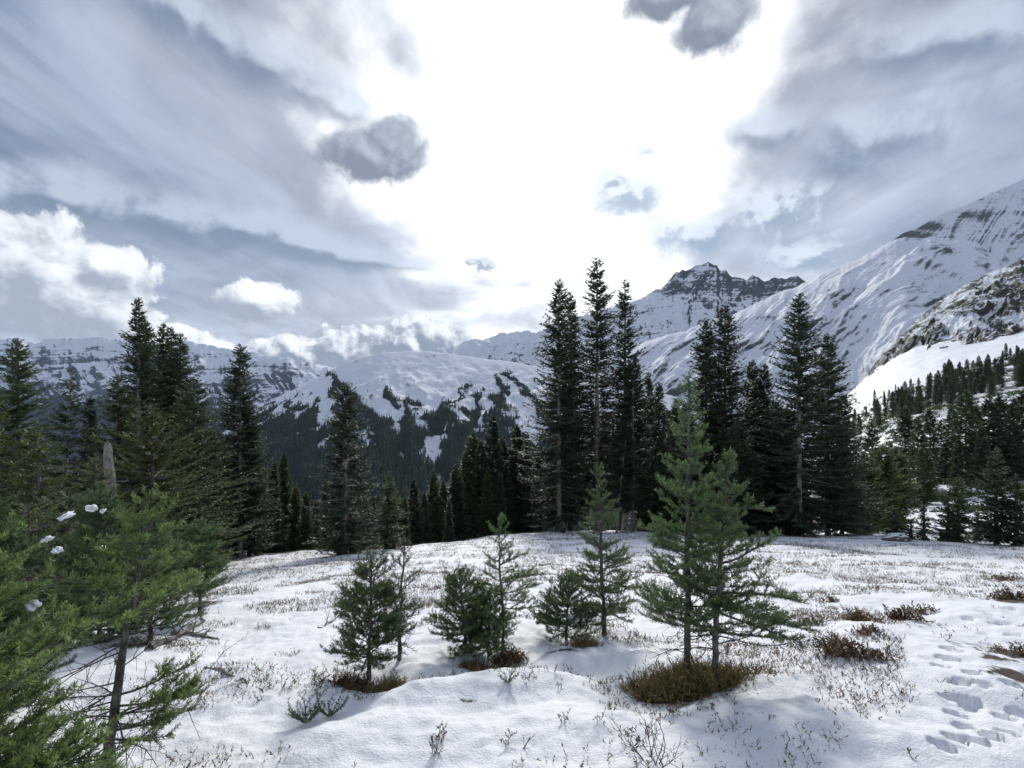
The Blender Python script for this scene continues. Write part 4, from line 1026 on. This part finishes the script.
# ------------------------------------------------------------------ heather, grass and twigs coming through the snow
def stalks(x, y, z, hgt, nst, seed, spread=.35, leafn=7, thick=.0022, lean=.5, lw=.34):
    """sprigs of thin stems with small side leaves; returns kites and a tint per vertex"""
    rng = np.random.default_rng(seed); n = len(x)
    idx = np.repeat(np.arange(n), nst); m = len(idx)
    d = unit(rng.normal(0, lean, (m, 3))*np.array([1, 1, .2])+np.array([0, 0, 1.])); h = hgt[idx]*(.5+.7*rng.random(m))
    b = np.stack([x, y, z-.01], -1)[idx]+rng.normal(0, 1, (m, 3))*np.array([1, 1, 0])*(hgt[idx]*spread)[:, None]
    s1 = kites(b, d, unit(np.cross(d, rng.normal(0, 1, (m, 3)))), h, np.full(m, thick)*(1+rng.random(m)))
    j = np.repeat(np.arange(m), leafn); q = .25+.75*rng.random(len(j)); p = b[j]+d[j]*(h[j]*q)[:, None]
    dl = unit(d[j]*.7+rng.normal(0, .55, (len(j), 3))); ll = h[j]*(.18+.16*rng.random(len(j)))
    s2 = kites(p, dl, unit(np.cross(dl, rng.normal(0, 1, (len(j), 3)))), ll, ll*lw)
    V, Fc = join([s1, s2]); t = np.concatenate([np.repeat(rng.random(n)[idx], 4), np.repeat(np.clip(rng.random(n)[idx][j]+rng.normal(0, .2, len(j)), 0, 1), 4)])
    return V, Fc, t

def heather_field():
    rng = np.random.default_rng(77); N = 100000
    r = np.exp(rng.uniform(math.log(2.4), math.log(34), N)); a = rng.uniform(R_(-42), R_(50), N); x = r*np.sin(a); y = r*np.cos(a)
    m = fbm(x/1.6, y/.9, 3, 41)+.6*fbm(x/6, y/4, 2, 43)
    e = np.interp(CX+F*x/y, *EDGE)
    pxv = CX+F*x/y
    zz = ground_z(x, y); rw = HZ-F*zz/y
    dens = sstep(2.5, 8.5, r)*.85+.15
    keep = (m > -.14+.45*(1-dens)) & (y < e+3) & (rng.random(N) < dens*.75) & (rng.random(N) < np.clip((r-2.2)/3, .14, 1)) & (pxv > 190-60*(y < 6))
    keep &= ~((pxv > 905) & (rw > 600) & (rng.random(N) < .93))
    x, y, z, r = x[keep], y[keep], zz[keep], r[keep]
    h = .022+.045*rng.random(len(x))**1.5+.0015*r
    V, Fc, t = stalks(x, y, z, h, 4, 3, .55, 6, .003, .6)
    V = V; o = mesh_np('heather_sprigs', V, Fc, M['heather'], attrs={'tint': t}); tag(o, 'dry brown heather sprigs scattered through the meadow snow', 'heather', kind='stuff')
heather_field()

def clump(name, label, cat, group, px, py, rx, ry, n, h, mat, seed, nst=4, leafn=8, thick=.003, lean=.45, lw=.34):
    p = rayhit(px, py, base_z); rng = np.random.default_rng(seed)
    a = rng.random(n)*6.28; q = np.sqrt(rng.random(n))*(.45+1.15*np.abs(pnoise(np.cos(a)*1.6+seed, np.sin(a)*1.6, seed)))*1.1; x = p[0]+np.cos(a)*q*rx; y = p[1]+np.sin(a)*q*ry; z = ground_z(x, y)
    V, Fc, t = stalks(x, y, z, h*(1.15-.55*q), nst, seed, .3, leafn, thick, lean, lw)
    c = np.array([p[0], p[1], gz(*p)]); o = mesh_np(name, V-c, Fc, M[mat], attrs={'tint': t}); o.location = tuple(c); tag(o, label, cat, group)
HC = 'brown heather clumps on the right of the meadow'
for i, (px, py, rx, ry, n, h, lab) in enumerate([
    (845, 668, .22, .12, 80, .11, 'biggest brown heather clump right of the young fir pair'), (832, 658, .13, .08, 36, .09, 'brown heather clump touching the biggest one on its upper left'), (905, 622, .30, .10, 70, .12, 'long brown heather clump beside the trail bank'),
    (858, 630, .20, .10, 50, .11, 'brown heather clump between the biggest and the long one'), (812, 632, .16, .08, 36, .09, 'small brown heather clump right of the firs’ long bough'), (866, 648, .14, .08, 30, .09, 'little heather clump just above the biggest one'),
    (825, 602, .2, .09, 34, .09, 'low heather clump on the mid meadow above the others'), (878, 672, .12, .1, 26, .09, 'dark heather clump at the right of the biggest one'), (1008, 604, .4, .14, 70, .13, 'heather clump over the bare earth at the right edge'),
    (1020, 655, .2, .12, 40, .10, 'heather clump by the muddy trail at the right edge'), (920, 614, .2, .1, 40, .11, 'heather clump at the right end of the long one'), (1005, 580, .3, .1, 44, .11, 'heather clump on the snow above the bare earth')]):
    clump('heather_clump', lab, 'heather', HC, px, py, rx, ry, int(n*.42), h*1.0, 'heather', 200+i, 5, 12, .003, .7, .42)
GG = 'dry grass mounds under the young firs'
clump('grass_mound', 'wide olive and rust grass mound under the tall fir pair', 'grass', GG, 688, 686, .44, .17, 700, .19, 'grass', 301, 6, 2, .0040, 1.1, .13)
clump('grass_mound', 'small dry grass tuft at the foot of the dense dark fir', 'grass', GG, 388, 684, .13, .08, 130, .13, 'grass', 302, 6, 2, .0036, .8, .14)
clump('grass_mound', 'dry grass tuft between the two bushy firs of the second clump', 'grass', GG, 478, 656, .14, .08, 110, .11, 'grass', 303, 6, 2, .0036, .8, .14)
clump('grass_mound', 'low brown brush under the open-branched fir', 'grass', GG, 508, 650, .16, .08, 90, .12, 'heather', 304, 4, 6, .004, .6)
clump('grass_mound', 'green grass tuft at the foot of the low bushy fir', 'grass', GG, 585, 645, .16, .07, 110, .11, 'grass', 305, 6, 2, .0036, .8, .14)
clump('grass_mound', 'dark brush at the left foot of the dense dark fir', 'grass', GG, 352, 682, .16, .08, 80, .12, 'heather', 306, 4, 6, .004, .6)

TG = 'bare twigs standing in the foreground snow'
TW = [(650, 762, .26, 9, 'many-branched bare twig bush at the bottom of the picture, below the fir pair'), (436, 752, .13, 5, 'leafy dead sprig at the bottom left of centre'), (505, 740, .10, 3, 'thin bent twig below the snow mound'), (522, 752, .14, 2, 'single straight twig right of the bent one'),
      (352, 765, .10, 1, 'lone dark stem at the bottom edge left of centre'), (630, 745, .13, 5, 'red-brown sprig just left of the many-branched twig bush'), (802, 742, .05, 3, 'tiny sprig on the shaded snow at lower right'), (912, 756, .06, 4, 'small dark sprig near the bottom right footprints'),
      (712, 708, .07, 5, 'red-leaved sprig below the grass mound'), (735, 703, .06, 4, 'second red sprig right of the red-leaved one'), (565, 722, .08, 4, 'small leafless sprig on the smooth drift'), (606, 704, .06, 3, 'dark sprig under the left end of the grass mound'), (445, 738, .10, 4, 'sprig above the leafy dead one'),
      (282, 690, .10, 4, 'bare stalk left of the dense dark fir'), (262, 700, .07, 3, 'short bare stalk further left on the open snow'), (560, 690, .06, 3, 'sprig at the foot of the smooth drift'), (320, 690, .14, 4, 'upright sprig behind the low fir sprig'), (600, 720, .07, 4, 'tuft of red stalks left of the many-branched bush')]
for i, (px, py, h, n, lab) in enumerate(TW):
    x, y, z = hit(px, min(py, 767)); f = Fir(400+i)
    for k in range(n):
        d = f.rng.normal(0, .45, 3)*np.array([1, 1, .1])+np.array([0, 0, 1.])
        f.twigs((f.rng.normal(0, h*.12), f.rng.normal(0, h*.12), -.02), d, h*(.6+.5*f.rng.random()), 3 if n < 8 else 5, .0028 if h < .2 else .0034)
    t = thing('dry_twig', lab, 'twig', (x, y, z), TG); mesh_np('stem', *f.woodmesh(), M['twig'], t)
    if n >= 3 and n != 9:
        w = np.array([q[1] for q in f.wood]); w = w[w[:, 2] > h*.3]; r2 = np.random.default_rng(i); w = np.repeat(w, 2, 0); dl = unit(r2.normal(0, .6, w.shape)+np.array([0, 0, .5])); L = h*.12*(.6+.8*r2.random(len(w)))
        V, Fc = kites(w, dl, unit(np.cross(dl, r2.normal(0, 1, w.shape))), L, L*.4); mesh_np('leaves', V, Fc, M['heather'], t, attrs={'tint': np.repeat(r2.random(len(w)), 4)})

# ------------------------------------------------------------------ mountain air
def haze():
    m, g = material('haze'); v = g.new('ShaderNodeVolumePrincipled'); v.inputs['Color'].default_value = (.58, .76, 1, 1); v.inputs['Density'].default_value = 1.7e-5; v.inputs['Anisotropy'].default_value = .2
    o = g.new('ShaderNodeOutputMaterial'); g.l.new(v.outputs[0], o.inputs['Volume'])
    a, b, c, d, e, f = -16000, 16000, -3000, 11000, -4200, 2600
    V = np.array([(x, y, z) for z in (e, f) for y in (c, d) for x in (a, b)], float)
    o = mesh_np('haze', V, np.array([(0, 2, 3, 1), (4, 5, 7, 6), (0, 1, 5, 4), (2, 6, 7, 3), (0, 4, 6, 2), (1, 3, 7, 5)]), m); tag(o, 'thin bluish mountain air between the meadow and the far ridges', 'haze', kind='stuff')
haze()
